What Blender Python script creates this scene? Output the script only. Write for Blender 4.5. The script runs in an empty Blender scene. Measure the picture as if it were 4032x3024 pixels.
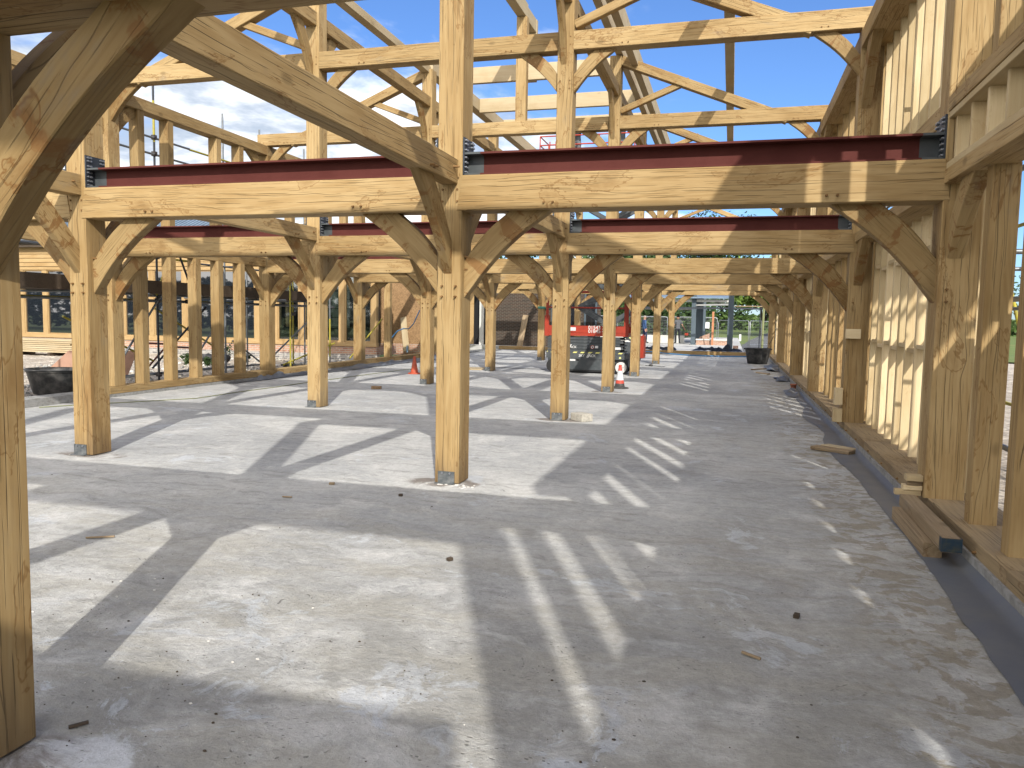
import bpy, bmesh, math, random
from mathutils import Vector, Matrix, noise
C = bpy.context.scene
COL = C.collection
R = math.radians

# ------------------------------------------------------------------ camera
F, YAW, PITCH, ROLL = 3068.09, .2717, .0859, .0174
fw = Vector((-math.sin(YAW) * math.cos(PITCH), math.cos(YAW) * math.cos(PITCH), -math.sin(PITCH)))
r0 = Vector((math.cos(YAW), math.sin(YAW), 0)); u0 = r0.cross(fw)
rv = math.cos(ROLL) * r0 + math.sin(ROLL) * u0; uv = -math.sin(ROLL) * r0 + math.cos(ROLL) * u0
cam = bpy.data.cameras.new('camera'); camo = bpy.data.objects.new('camera', cam); COL.objects.link(camo)
cam.sensor_width = 36; cam.lens = F / 4032 * 36; cam.clip_end = 2000; cam.clip_start = .05
m = Matrix((rv, uv, -fw)).transposed().to_4x4(); m.translation = Vector((2.7564, -7.117, 1.65)); camo.matrix_world = m
C.camera = camo

# ------------------------------------------------------------------ light
SUN_EL, SUN_AZ = R(32.6), R(22.5)       # sun stands behind the camera to the right; azimuth measured from -Y towards +X
sd = Vector((math.sin(SUN_AZ) * math.cos(SUN_EL), -math.cos(SUN_AZ) * math.cos(SUN_EL), math.sin(SUN_EL)))
sun = bpy.data.lights.new('sun', 'SUN'); sun.energy = 3.5; sun.angle = R(.55); sun.color = (1, .95, .86)
suno = bpy.data.objects.new('sun', sun); COL.objects.link(suno)
suno.rotation_euler = sd.to_track_quat('Z', 'Y').to_euler()
C.view_settings.view_transform = 'Standard'; C.view_settings.look = 'None'; C.view_settings.gamma = 1
C.view_settings.exposure = 0.76
w = bpy.data.worlds.new('World'); C.world = w; w.use_nodes = True


class NT:
    """tiny helper for building node trees"""
    def __init__(s, tree): s.t = tree; s.n = tree.nodes; s.l = tree.links
    def add(s, typ, **kw):
        n = s.n.new(typ)
        for k, v in kw.items(): setattr(n, k, v)
        return n
    def put(s, sock, v):
        if isinstance(v, bpy.types.NodeSocket): s.l.new(v, sock)
        elif isinstance(v, (tuple, list)) and len(v) == 3 and sock.type == 'RGBA': sock.default_value = (*v, 1)
        else: sock.default_value = v
    def math(s, op, a, b=None, c=None, clamp=False):
        n = s.add('ShaderNodeMath', operation=op, use_clamp=clamp); s.put(n.inputs[0], a)
        if b is not None: s.put(n.inputs[1], b)
        if c is not None: s.put(n.inputs[2], c)
        return n.outputs[0]
    def vm(s, op, a, b=None):
        n = s.add('ShaderNodeVectorMath', operation=op); s.put(n.inputs[0], a)
        if b is not None: s.put(n.inputs[1], b)
        return n.outputs['Value'] if op in ('LENGTH', 'DOT_PRODUCT', 'DISTANCE') else n.outputs[0]
    def noise(s, vec, scale=5, detail=3, rough=.55, dist=0):
        n = s.add('ShaderNodeTexNoise'); s.put(n.inputs['Vector'], vec)
        n.inputs['Scale'].default_value = scale; n.inputs['Detail'].default_value = detail
        n.inputs['Roughness'].default_value = rough; n.inputs['Distortion'].default_value = dist
        return n.outputs['Fac']
    def ss(s, v, a, b):                       # smoothstep of v between a and b
        n = s.add('ShaderNodeMapRange', interpolation_type='SMOOTHSTEP'); s.put(n.inputs[0], v)
        n.inputs[1].default_value = a; n.inputs[2].default_value = b
        return n.outputs[0]
    def mix(s, f, a, b, mode='MIX'):
        n = s.add('ShaderNodeMix', data_type='RGBA', blend_type=mode)
        s.put(n.inputs[0], f); s.put(n.inputs[6], a); s.put(n.inputs[7], b)
        return n.outputs[2]
    def sep(s, v):
        n = s.add('ShaderNodeSeparateXYZ'); s.put(n.inputs[0], v); return n.outputs
    def comb(s, x, y, z):
        n = s.add('ShaderNodeCombineXYZ'); s.put(n.inputs[0], x); s.put(n.inputs[1], y); s.put(n.inputs[2], z); return n.outputs[0]
    def bump(s, h, strength=.3, dist=.01):
        n = s.add('ShaderNodeBump'); s.put(n.inputs['Height'], h)
        n.inputs['Strength'].default_value = strength; n.inputs['Distance'].default_value = dist
        return n.outputs[0]


# world: Nishita sky with a bank of cloud low in the north-west
T = NT(w.node_tree); w.node_tree.nodes.clear()
sky = T.add('ShaderNodeTexSky', sky_type='NISHITA'); sky.sun_disc = False; sky.sun_elevation = SUN_EL
sky.sun_rotation = math.atan2(sd.x, sd.y); sky.air_density = 1.0; sky.dust_density = .4; sky.ozone_density = 2.2
g = T.add('ShaderNodeTexCoord').outputs['Generated']
gx, gy, gz = T.sep(g)
zz = T.math('MAXIMUM', gz, .02)
pl = T.comb(T.math('DIVIDE', gx, T.math('ADD', zz, .18)), T.math('DIVIDE', gy, T.math('ADD', zz, .18)), 0)
cn = T.noise(pl, 1.1, 7, .58, .3)
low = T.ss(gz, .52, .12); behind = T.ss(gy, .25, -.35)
west = T.ss(T.math('DIVIDE', gx, T.math('ADD', T.math('ABSOLUTE', gy), .25)), .30, -.55)
cov = T.math('ADD', T.math('MULTIPLY', low, T.math('MULTIPLY_ADD', west, .42, .08)), T.math('MULTIPLY_ADD', cn, 1.25, -.42))
cm = T.ss(cov, .40, .60)
cm = T.math('MULTIPLY', cm, T.ss(gz, .62, .40))
shade = T.noise(pl, 2.1, 6, .6, .2)
cc = T.mix(T.ss(shade, .38, .62), (2.3, 2.7, 3.3), (6.6, 6.6, 6.6))
fill_cm = T.math('MULTIPLY', behind, T.ss(cn, .34, .52))
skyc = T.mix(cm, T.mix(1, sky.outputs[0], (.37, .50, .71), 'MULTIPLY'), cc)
skyc = T.mix(fill_cm, skyc, (12.4, 11.9, 11.2))  # bright cloud added behind the camera, out of view, as neutral fill light
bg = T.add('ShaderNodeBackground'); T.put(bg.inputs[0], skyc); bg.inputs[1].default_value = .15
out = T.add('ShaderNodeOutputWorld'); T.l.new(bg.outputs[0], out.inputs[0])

# ------------------------------------------------------------------ materials
MATS = {}


def newmat(name):
    mt = bpy.data.materials.new(name); mt.use_nodes = True; mt.node_tree.nodes.clear()
    T = NT(mt.node_tree); b = T.add('ShaderNodeBsdfPrincipled'); o = T.add('ShaderNodeOutputMaterial')
    T.l.new(b.outputs[0], o.inputs[0]); MATS[name] = mt
    return T, b, o


def wood(name, light, dark, crack=1.0, stain=.5, blue=.3, knots=.5, var=.25, scale=1.0, loops=46, foot=False):
    light = tuple(c * .66 for c in light); dark = tuple(c * .66 for c in dark)
    T, b, o = newmat(name)
    oc = T.add('ShaderNodeTexCoord').outputs['Object']
    rnd = T.add('ShaderNodeObjectInfo').outputs['Random']
    off = T.comb(T.math('MULTIPLY', rnd, 91.7), T.math('MULTIPLY', rnd, 37.3), T.math('MULTIPLY', rnd, 53.9))
    p = T.vm('ADD', oc, off)
    wv = T.vm('MULTIPLY', T.comb(0, T.noise(T.vm('MULTIPLY', p, (1.3, .9, .9)), 1, 2), T.noise(T.vm('MULTIPLY', p, (1.1, .8, .8)), 1, 2)), (0, .035, .035))
    pw = T.vm('ADD', p, wv)
    def st(x, y): return T.vm('MULTIPLY', pw, (x * scale, y * scale, y * scale))
    n1 = T.noise(st(.30, 3.6), 1, 2, .5)
    ring = T.math('MULTIPLY_ADD', T.math('SINE', T.math('MULTIPLY', n1, loops * 2.0)), .5, .5)
    fine = T.noise(st(2.2, 55), 1, 3, .6)
    broad = T.noise(st(.7, 2.4), 1, 3, .55)
    f = T.math('ADD', T.math('MULTIPLY', ring, .13), T.math('ADD', T.math('MULTIPLY', fine, .48), T.math('MULTIPLY', broad, .62)))
    f = T.ss(f, .35, 1.02)
    col = T.mix(f, light, dark)
    bri = T.math('MULTIPLY_ADD', rnd, var, 1 - var * .55)
    col = T.mix(1, col, T.comb(bri, T.math('POWER', bri, 1.08), T.math('POWER', bri, 1.3)), 'MULTIPLY')
    # tan-brown water stains
    sn = T.noise(st(1.1, 2.6), 1, 5, .62, .6)
    sm = T.math('MULTIPLY', T.ss(sn, .56, .70), stain)
    edge = T.math('MULTIPLY', T.ss(T.math('ABSOLUTE', T.math('SUBTRACT', sn, .585)), .014, 0), stain * .8)
    col = T.mix(T.math('MAXIMUM', T.math('MULTIPLY', sm, .55), edge), col, tuple(c * k for c, k in zip(dark, (.70, .56, .42))))
    # reddish tannin bands running across the grain, and darker plane-wide patches
    if stain > 1:
        tn = T.noise(T.vm('MULTIPLY', p, (5.2, 2.0, 2.0)), 1, 5, .68, .7)
        col = T.mix(T.math('MULTIPLY', T.ss(tn, .545, .60), .8), col, (.17, .083, .026))
    pn = T.noise(st(.9, 1.6), 1, 4, .6)
    col = T.mix(T.math('MULTIPLY', T.ss(pn, .42, .68), .45), col, T.mix(1, col, (.74, .66, .52), 'MULTIPLY'))
    # blue-grey weathering
    bn = T.noise(st(.8, 1.9), 1.3, 5, .65)
    col = T.mix(T.math('MULTIPLY', T.ss(bn, .60, .74), blue), col, (.13, .125, .115))
    # drying checks along the grain
    px_, py_, pz_ = T.sep(p)
    q = T.math('ADD', py_, T.math('MULTIPLY', pz_, 1.31))
    wob_ = T.noise(T.vm('MULTIPLY', p, (.55, 1.6, 1.6)), 1, 3, .55)
    def checks(freq, wd, lo, hi, off_, mx_):
        v = T.math('ADD', T.math('MULTIPLY', q, freq), T.math('MULTIPLY_ADD', wob_, 1.9, off_))
        fl = T.math('FLOOR', v); fr_ = T.math('ABSOLUTE', T.math('SUBTRACT', T.math('FRACT', v), .5))
        mk = T.noise(T.comb(T.math('MULTIPLY', px_, mx_), T.math('MULTIPLY', fl, 7.31), off_), 1, 3, .6)
        on = T.ss(mk, lo, hi)
        return T.math('MULTIPLY', T.ss(fr_, T.math('MULTIPLY', on, wd) if 0 else wd, wd * .2), on)
    l1 = checks(17, .055, .50, .58, 0.0, 1.1)
    l2 = T.math('MULTIPLY', checks(41, .10, .52, .60, 4.7, 2.3), .55)
    l3 = T.math('MULTIPLY', checks(5.5, .013, .47, .55, 9.1, .6), .9)
    line = T.math('MULTIPLY', T.math('MAXIMUM', T.math('MAXIMUM', l1, l2), l3), crack, clamp=True)
    col = T.mix(T.math('MULTIPLY', line, .8), col, tuple(c * .16 for c in dark))
    # knots
    vo = T.add('ShaderNodeTexVoronoi', feature='F1'); T.put(vo.inputs['Vector'], st(1.5, 2.9)); vo.inputs['Scale'].default_value = 1
    kd = T.math('ADD', vo.outputs['Distance'], T.math('MULTIPLY_ADD', fine, .05, -.025))
    kn = T.math('MULTIPLY', T.ss(kd, .13, .05), knots)
    col = T.mix(kn, col, tuple(c * .42 for c in dark))
    if foot:                                   # dark wet stain creeping up the foot of a post
        ft_ = T.ss(T.math('ADD', T.sep(oc)[0], T.math('MULTIPLY_ADD', T.noise(st(.5, 9), 1, 3), .9, -.40)), .42, -.02)
        col = T.mix(T.math('MULTIPLY', ft_, .6), col, (.085, .055, .030))
    T.put(b.inputs['Base Color'], col); b.inputs['Roughness'].default_value = .72
    b.inputs['Specular IOR Level'].default_value = .25
    h = T.math('ADD', T.math('MULTIPLY', fine, .35), T.math('ADD', T.math('MULTIPLY', line, -2.2), T.math('MULTIPLY', broad, .8)))
    T.put(b.inputs['Normal'], T.bump(h, .7, .005))
    return MATS[name]


wood('oak', (.52, .373, .182), (.345, .215, .082), crack=1.0, stain=.85, blue=.4)
wood('oak_foot', (.52, .373, .182), (.345, .215, .082), crack=1.0, stain=.85, blue=.4, foot=True)
wood('oak_brace', (.44, .31, .145), (.29, .18, .068), crack=.5, stain=1.15, blue=.45)
wood('softwood', (.80, .655, .41), (.62, .46, .25), crack=.10, stain=.25, blue=.10, knots=.95, var=.38, loops=22)
wood('glulam', (.60, .495, .325), (.52, .40, .24), crack=.06, stain=.18, blue=.10, knots=.35, var=.12, loops=26)
wood('joinery', (0.548, 0.385, 0.192), (0.444, 0.285, 0.122), crack=.12, stain=.25, blue=.02, knots=.3, var=.15)
wood('dark_board', (.115, .085, .06), (.06, .045, .035), crack=.5, stain=.4, blue=.5)
wood('weathered', (.44, .335, .215), (.26, .185, .105), crack=.8, stain=.7, blue=.5)
wood('sole_wood', (.47, .35, .20), (.27, .20, .125), crack=.9, stain=.8, blue=.7)
wood('dark_oak', (.33, .19, .075), (.17, .085, .03), crack=.5, stain=.5, blue=.2)


def plain(name, col, rough=.6, metal=0, nscale=6, nmix=.18, col2=None, bump=.1, coords='Object', spec=.4):
    col = tuple(c * .74 for c in col); col2 = tuple(c * .74 for c in col2) if col2 else None
    T, b, o = newmat(name)
    p = T.add('ShaderNodeTexCoord').outputs[coords]
    n = T.noise(p, nscale, 6, .62)
    c2 = col2 or tuple(c * .55 for c in col)
    T.put(b.inputs['Base Color'], T.mix(T.math('MULTIPLY', T.ss(n, .38, .72), nmix * 2 if nmix < .5 else 1, clamp=True), col, c2))
    b.inputs['Roughness'].default_value = rough; b.inputs['Metallic'].default_value = metal
    b.inputs['Specular IOR Level'].default_value = spec
    if bump: T.put(b.inputs['Normal'], T.bump(T.noise(p, nscale * 6, 4, .6), bump, .004))
    return MATS[name]


plain('red_primer', (.115, .032, .026), .75, 0, 3, .35, (.09, .022, .018), spec=.15)
plain('grey_primer', (.075, .085, .09), .5, 0, 5, .25)
plain('dark_steel', (.045, .052, .065), .45, .3, 6, .25)
plain('bolt', (.42, .44, .48), .35, .8, 20, .1)
plain('galvanised', (.125, .14, .15), .5, .55, 14, .4, (.30, .31, .31))
plain('plaster', (.72, .70, .66), .9, 0, 30, .3)
plain('tube_grey', (.23, .25, .27), .45, .5, 10, .3)
plain('tube_yellow', (.44, .38, .04), .55, 0, 12, .4, (.25, .22, .06))
plain('coupler', (.09, .08, .08), .6, .5, 30, .4)
plain('black_plastic', (.018, .02, .022), .5, 0, 5, .5, (.11, .105, .10), bump=.15)
plain('membrane', (.13, .145, .175), .5, 0, 3, .5, (.16, .17, .18), bump=.4)
plain('black_sheet', (.012, .013, .015), .45, 0, 6, .3)
plain('lift_red', (.40, .042, .018), .45, 0, 4, .3, (.24, .03, .016))
plain('lift_grey', (.055, .065, .072), .5, 0, 5, .35, (.12, .125, .13))
plain('white', (.72, .72, .70), .5, 0, 8, .15)
plain('tyre', (.02, .02, .02), .8)
plain('cone_orange', (.52, .085, .035), .6, 0, 9, .35, (.30, .06, .03))
plain('cone_red', (.60, .08, .05), .55, 0, 9, .25)
plain('cone_white', (.70, .72, .76), .5, 0, 9, .25)
plain('rubber', (.05, .05, .05), .8, 0, 9, .4, (.14, .13, .12))
plain('concrete_block', (.52, .49, .42), .95, 0, 22, .5, (.36, .34, .30), bump=.6)
plain('upstand', (.36, .36, .35), .95, 0, 9, .5, (.22, .215, .20), bump=.5)
plain('brown_brick', (.34, .22, .12), .9, 0, 18, .4)
plain('ply_pink', (.46, .27, .19), .7, 0, 4, .25)
plain('red_oxide', (.115, .03, .025), .6, 0, 7, .4)
plain('column_blue', (.085, .115, .14), .45, 0, 4, .15)
plain('blue_pipe', (.05, .20, .42), .4, 0, 7, .2)
plain('green_strap', (.02, .13, .10), .6, 0, 20, .3)
plain('hi_yellow', (.70, .72, .30), .5, 0, 20, .2)
plain('terracotta', (.42, .15, .085), .7, 0, 8, .3)
plain('blue_paint', (.010, .035, .065), .7, 0, 22, .6, (.06, .065, .05))
plain('orange_post', (.50, .21, .10), .6, 0, 6, .3)
plain('cable', (.06, .065, .07), .6)
plain('hose_green', (.24, .26, .12), .6)
plain('slate', (.20, .27, .35), .55, 0, 3, .3)
plain('fence_wire', (.50, .52, .55), .4, .6, 9, .2)
plain('cloth_blue', (.045, .10, .24), .85, 0, 9, .3)
plain('cloth_grey', (.13, .135, .15), .85, 0, 9, .3)
plain('cloth_dark', (.022, .025, .032), .85, 0, 9, .3)
plain('cloth_navy', (.018, .03, .075), .85, 0, 9, .3)
plain('skin', (.46, .25, .17), .6, 0, 9, .1)
plain('hair', (.03, .02, .014), .8)
plain('grey_hair', (.36, .30, .27), .7)
plain('bark', (.07, .055, .04), .9, 0, 6, .5)
plain('asphalt', (.11, .115, .125), .9, 0, 3, .3, (.17, .17, .17))
plain('grass', (.11, .175, .035), .95, 0, .5, .5, (.19, .20, .06), bump=.5)
plain('far_slab', (.56, .56, .55), .85, 0, 1.2, .4, (.40, .40, .39))
plain('render_white', (.70, .69, .65), .8, 0, 2, .2)
plain('foil', (.62, .64, .58), .45, 0, 5, .5, (.40, .48, .30))
plain('ink', (.03, .03, .035), .7)
plain('sign_white', (.75, .75, .75), .5)
plain('bottle', (.30, .42, .55), .15)
plain('dark_room', (.012, .012, .014), .9)


def leafmat(name, c1, c2):
    T, b, o = newmat(name)
    r = T.add('ShaderNodeNewGeometry').outputs['Random Per Island']
    T.put(b.inputs['Base Color'], T.mix(r, c1, c2)); b.inputs['Roughness'].default_value = .6
    b.inputs['Specular IOR Level'].default_value = .2
    return MATS[name]


leafmat('leaf_dark', (.015, .03, .01), (.038, .07, .018))
leafmat('leaf_mid', (.03, .06, .014), (.075, .12, .028))
leafmat('leaf_bright', (.08, .13, .026), (.17, .25, .05))


def brickmat(name, c1, c2, mortar, bw=.225, bh=.075, ms=.011):
    T, b, o = newmat(name)
    p = T.add('ShaderNodeTexCoord').outputs['Object']
    x, y, z = T.sep(p)
    v = T.comb(T.math('ADD', x, y), z, 0)
    br = T.add('ShaderNodeTexBrick'); T.put(br.inputs['Vector'], v); br.inputs['Scale'].default_value = 1
    br.inputs['Brick Width'].default_value = bw; br.inputs['Row Height'].default_value = bh; br.inputs['Mortar Size'].default_value = ms
    T.put(br.inputs['Color1'], c1); T.put(br.inputs['Color2'], c2); T.put(br.inputs['Mortar'], mortar)
    n = T.noise(p, 7, 5, .6)
    T.put(b.inputs['Base Color'], T.mix(1, br.outputs[0], T.mix(n, (.65, .65, .65), (1.25, 1.2, 1.15)), 'MULTIPLY'))
    b.inputs['Roughness'].default_value = .9
    T.put(b.inputs['Normal'], T.bump(T.math('SUBTRACT', 1, br.outputs['Fac']), .6, .01))


brickmat('brick_red', (0.311, 0.148, 0.096), (0.407, 0.244, 0.163), (0.370, 0.340, 0.296))
brickmat('brick_blue', (0.118, 0.118, 0.126), (0.311, 0.311, 0.303), (0.385, 0.370, 0.340))
brickmat('brick_dark', (.024, .016, .011), (.048, .026, .015), (.10, .09, .075))

T, b, o = newmat('osb')
p = T.add('ShaderNodeTexCoord').outputs['Object']
vo = T.add('ShaderNodeTexVoronoi'); T.put(vo.inputs['Vector'], T.vm('MULTIPLY', T.vm('ADD', p, T.comb(T.noise(p, 9), T.noise(p, 7), 0)), (22, 22, 7))); vo.inputs['Scale'].default_value = 1
T.put(b.inputs['Base Color'], T.mix(T.sep(vo.outputs['Color'])[0], (.13, .07, .028), (.33, .205, .10))); b.inputs['Roughness'].default_value = .7

# reflective dark window glass and clear glass
T, b, o = newmat('dark_glass')
b.inputs['Base Color'].default_value = (.012, .015, .02, 1); b.inputs['Roughness'].default_value = .02
b.inputs['Specular IOR Level'].default_value = 1.0; b.inputs['IOR'].default_value = 1.75
T, b, o = newmat('clear_glass')
T.n.remove(b)
tr = T.add('ShaderNodeBsdfTransparent'); gl = T.add('ShaderNodeBsdfGlossy'); gl.inputs['Roughness'].default_value = .03
fr = T.add('ShaderNodeFresnel'); fr.inputs[0].default_value = 1.6
mx = T.add('ShaderNodeMixShader'); T.put(tr.inputs[0], (.70, .76, .74))
T.l.new(T.math('MULTIPLY_ADD', fr.outputs[0], 1.0, .06), mx.inputs[0]); T.l.new(tr.outputs[0], mx.inputs[1]); T.l.new(gl.outputs[0], mx.inputs[2]); T.l.new(mx.outputs[0], o.inputs[0])

# wire mesh of the site fence: thin wires cut by a pattern
T, b, o = newmat('mesh_infill')
p = T.add('ShaderNodeTexCoord').outputs['Object']; x, y, z = T.sep(p)
def lines(v, s, wd): return T.math('LESS_THAN', T.math('FRACT', T.math('MULTIPLY', v, s)), wd)
mk = T.math('MAXIMUM', lines(x, 12, .07), lines(z, 4.5, .025))
tr = T.add('ShaderNodeBsdfTransparent'); mx = T.add('ShaderNodeMixShader')
T.put(b.inputs['Base Color'], (.30, .31, .33)); b.inputs['Metallic'].default_value = .4
T.l.new(mk, mx.inputs[0]); T.l.new(tr.outputs[0], mx.inputs[1]); T.l.new(b.outputs[0], mx.inputs[2]); T.l.new(mx.outputs[0], o.inputs[0])

# hazard stripe
T, b, o = newmat('hazard')
p = T.add('ShaderNodeTexCoord').outputs['Object']; x, y, z = T.sep(p)
T.put(b.inputs['Base Color'], T.mix(T.math('LESS_THAN', T.math('FRACT', T.math('MULTIPLY', T.math('SUBTRACT', x, z), 4.4)), .5), (.55, .52, .16), (.05, .055, .06)))

# ---- the concrete floor slab
POSTS_A = -4.386; XC = 4.37; XD = -8.78
T, b, o = newmat('slab')
p = T.add('ShaderNodeTexCoord').outputs['Object']; X, Y, Z = T.sep(p)
warp = T.vm('ADD', p, T.vm('MULTIPLY', T.comb(T.noise(p, 1.3, 3), T.noise(p, 1.7, 3), 0), (.5, .5, 0)))
big = T.noise(warp, .45, 6, .6, .3); mid = T.noise(warp, 1.8, 8, .66, .4); fin = T.noise(p, 13, 7, .78); spk = T.noise(T.vm('MULTIPLY', p, (1, 1.6, 1)), 34, 4, .75)
strk = T.noise(T.vm('MULTIPLY', warp, (1.0, 5.5, 1)), 1.7, 6, .68)
strk2 = T.noise(T.vm('MULTIPLY', warp, (4.0, .8, 1)), 2.1, 5, .65)
pale, grey, mud = (.60, .60, .585), (.43, .44, .445), (.335, .335, .32)
c = T.mix(T.ss(big, .35, .66), pale, grey)
c = T.mix(T.math('MULTIPLY', T.ss(mid, .48, .66), .65), c, grey)
c = T.mix(T.math('MULTIPLY', T.ss(strk, .49, .66), .72), c, mud)
c = T.mix(T.math('MULTIPLY', T.ss(strk2, .58, .72), .22), c, mud)
c = T.mix(T.math('MULTIPLY', T.ss(mid, .47, .36), .6), c, (.66, .655, .64))
# trodden dirt in the foreground and along the right wall
fore = T.math('MULTIPLY', T.ss(Y, -1.2, -4.0), T.ss(mid, .40, .58))
c = T.mix(T.math('MULTIPLY', fore, .62), c, (.31, .305, .28))
sandy = T.math('MULTIPLY', T.ss(Y, .5, -2.5), T.ss(T.noise(T.vm('MULTIPLY', warp, (1, 3.2, 1)), .8, 7, .7), .44, .60))
c = T.mix(T.math('MULTIPLY', sandy, .6), c, (.45, .435, .385))
right = T.math('MULTIPLY', T.ss(X, 1.6, 4.1), T.ss(T.noise(warp, 1.1, 7, .7, .8), .40, .60))
c = T.mix(T.math('MULTIPLY', right, .4), c, (.38, .36, .31))
blot = T.math('MULTIPLY', T.ss(T.math('ADD', X, T.math('MULTIPLY', mid, .8)), 3.75, 4.15), T.ss(T.noise(T.vm('MULTIPLY', warp, (1.6, 2.2, 1)), 3.4, 4, .6), .50, .55))
c = T.mix(T.math('MULTIPLY', blot, .6), c, (.29, .245, .165))
brn = T.math('MULTIPLY', T.ss(X, 1.2, 2.8), T.ss(T.noise(T.vm('ADD', warp, (11, 5, 0)), 1.1, 6, .7), .54, .66))
c = T.mix(T.math('MULTIPLY', brn, .32), c, (.30, .265, .215))
# milky laitance patches, pale blue-white
lait = T.ss(T.noise(T.vm('ADD', warp, (3.1, 8.4, 0)), .9, 7, .72, .5), .585, .635)
c = T.mix(T.math('MULTIPLY', lait, .6), c, (.60, .64, .69))
lait2 = T.math('MULTIPLY', T.ss(Y, -3.2, -4.4), T.ss(T.noise(T.vm('ADD', warp, (7.7, 2.4, 0)), 1.7, 7, .74, .5), .54, .59))
c = T.mix(T.math('MULTIPLY', lait2, .7), c, (.60, .64, .70))
def spot(cx, cy, rx, ry, jag=.35):
    d = T.vm('LENGTH', T.vm('MULTIPLY', T.vm('SUBTRACT', p, (cx, cy, 0)), (1 / rx, 1 / ry, 0)))
    return T.ss(T.math('ADD', d, T.math('MULTIPLY_ADD', mid, jag * 2, -jag)), 1.0, .78)
for sx, sy, rx, ry in ((.52, -4.98, .26, .26), (.95, -5.1, .25, .12), (2.0, -5.1, .12, .07)):
    c = T.mix(T.math('MULTIPLY', spot(sx, sy, rx, ry, .5), .85), c, (.66, .69, .74))
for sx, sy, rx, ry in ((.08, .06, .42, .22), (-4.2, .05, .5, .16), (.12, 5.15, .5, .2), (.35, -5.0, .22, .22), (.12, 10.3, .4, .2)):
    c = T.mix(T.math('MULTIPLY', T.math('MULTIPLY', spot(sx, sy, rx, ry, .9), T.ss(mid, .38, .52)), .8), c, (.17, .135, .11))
# tyre scrub marks: arcs about two turning centres
for cx, cy, r1, r2, fq in ((-2.5, -6.2, 3.3, 4.6, 34), (6.6, -1.2, 3.4, 4.4, 41), (1.0, 2.6, 1.3, 2.2, 47), (-.6, -3.9, 2.5, 2.9, 38)):
    rr = T.vm('LENGTH', T.vm('SUBTRACT', p, (cx, cy, 0)))
    band = T.math('MULTIPLY', T.ss(rr, r1, r1 + .12), T.ss(rr, r2, r2 - .12))
    wv = T.math('MULTIPLY_ADD', T.math('SINE', T.math('MULTIPLY', T.math('ADD', rr, T.math('MULTIPLY', mid, .05)), fq)), .5, .5)
    k = T.math('MULTIPLY', T.math('MULTIPLY', band, wv), T.ss(T.noise(p, 1.3, 5, .7), .48, .64))
    c = T.mix(T.math('MULTIPLY', k, .30), c, (.60, .60, .58))
# grit
vo = T.add('ShaderNodeTexVoronoi'); T.put(vo.inputs['Vector'], T.vm('MULTIPLY', warp, (1, 1.8, 1))); vo.inputs['Scale'].default_value = 21
grit = T.math('MULTIPLY', T.ss(vo.outputs['Distance'], .20, .08), T.ss(T.noise(p, 2.3, 4, .7), .46, .56))
c = T.mix(T.math('MULTIPLY', grit, .7), c, (.155, .15, .14))
ft = T.math('MULTIPLY', T.math('MULTIPLY_ADD', fin, 1.0, .50), T.math('MULTIPLY_ADD', spk, .26, .60))
c = T.mix(1, c, T.comb(ft, ft, ft), 'MULTIPLY')
T.put(b.inputs['Base Color'], c)
T.put(b.inputs['Roughness'], T.math('MULTIPLY_ADD', lait, -.25, .86)); b.inputs['Specular IOR Level'].default_value = .3
T.put(b.inputs['Normal'], T.bump(T.math('ADD', T.math('ADD', T.math('MULTIPLY', fin, 1.2), T.math('MULTIPLY', grit, -.5)), T.math('ADD', T.math('MULTIPLY', spk, .35), T.math('MULTIPLY', mid, 1.4))), .7, .025))

T, b, o = newmat('rubble')
p = T.add('ShaderNodeTexCoord').outputs['Object']
n = T.noise(p, 1.4, 8, .7); n2 = T.noise(p, 11, 6, .7)
T.put(b.inputs['Base Color'], T.mix(T.ss(n2, .40, .62), T.mix(T.ss(n, .4, .62), (.56, .50, .42), (.34, .29, .23)), (.24, .21, .18)))
b.inputs['Roughness'].default_value = .95
T.put(b.inputs['Normal'], T.bump(n2, .9, .06))

# ------------------------------------------------------------------ object helpers
def tag(o, label=None, cat=None, group=None, kind=None):
    if label: o['label'] = label
    if cat: o['category'] = cat; o['kind'] = 'thing'
    if group: o['group'] = group
    if kind: o['kind'] = kind
    return o


def link(name, me, mat, M=None, parent=None):
    """parent given: M is a world matrix, converted to the parent's space"""
    o = bpy.data.objects.new(name, me); COL.objects.link(o)
    if mat and not me.materials: me.materials.append(MATS[mat])
    M = M or Matrix.Identity(4)
    if parent is not None:
        o.parent = parent
        o.matrix_basis = WM[parent.name].inverted() @ M
    else: o.matrix_basis = M
    WM[o.name] = M
    return o


WM = {}


def empty(name, loc=(0, 0, 0), rz=0):
    o = bpy.data.objects.new(name, None); COL.objects.link(o); o.empty_display_size = .1
    M = Matrix.Translation(loc) @ Matrix.Rotation(rz, 4, 'Z'); o.matrix_basis = M; WM[o.name] = M
    return o


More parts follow.
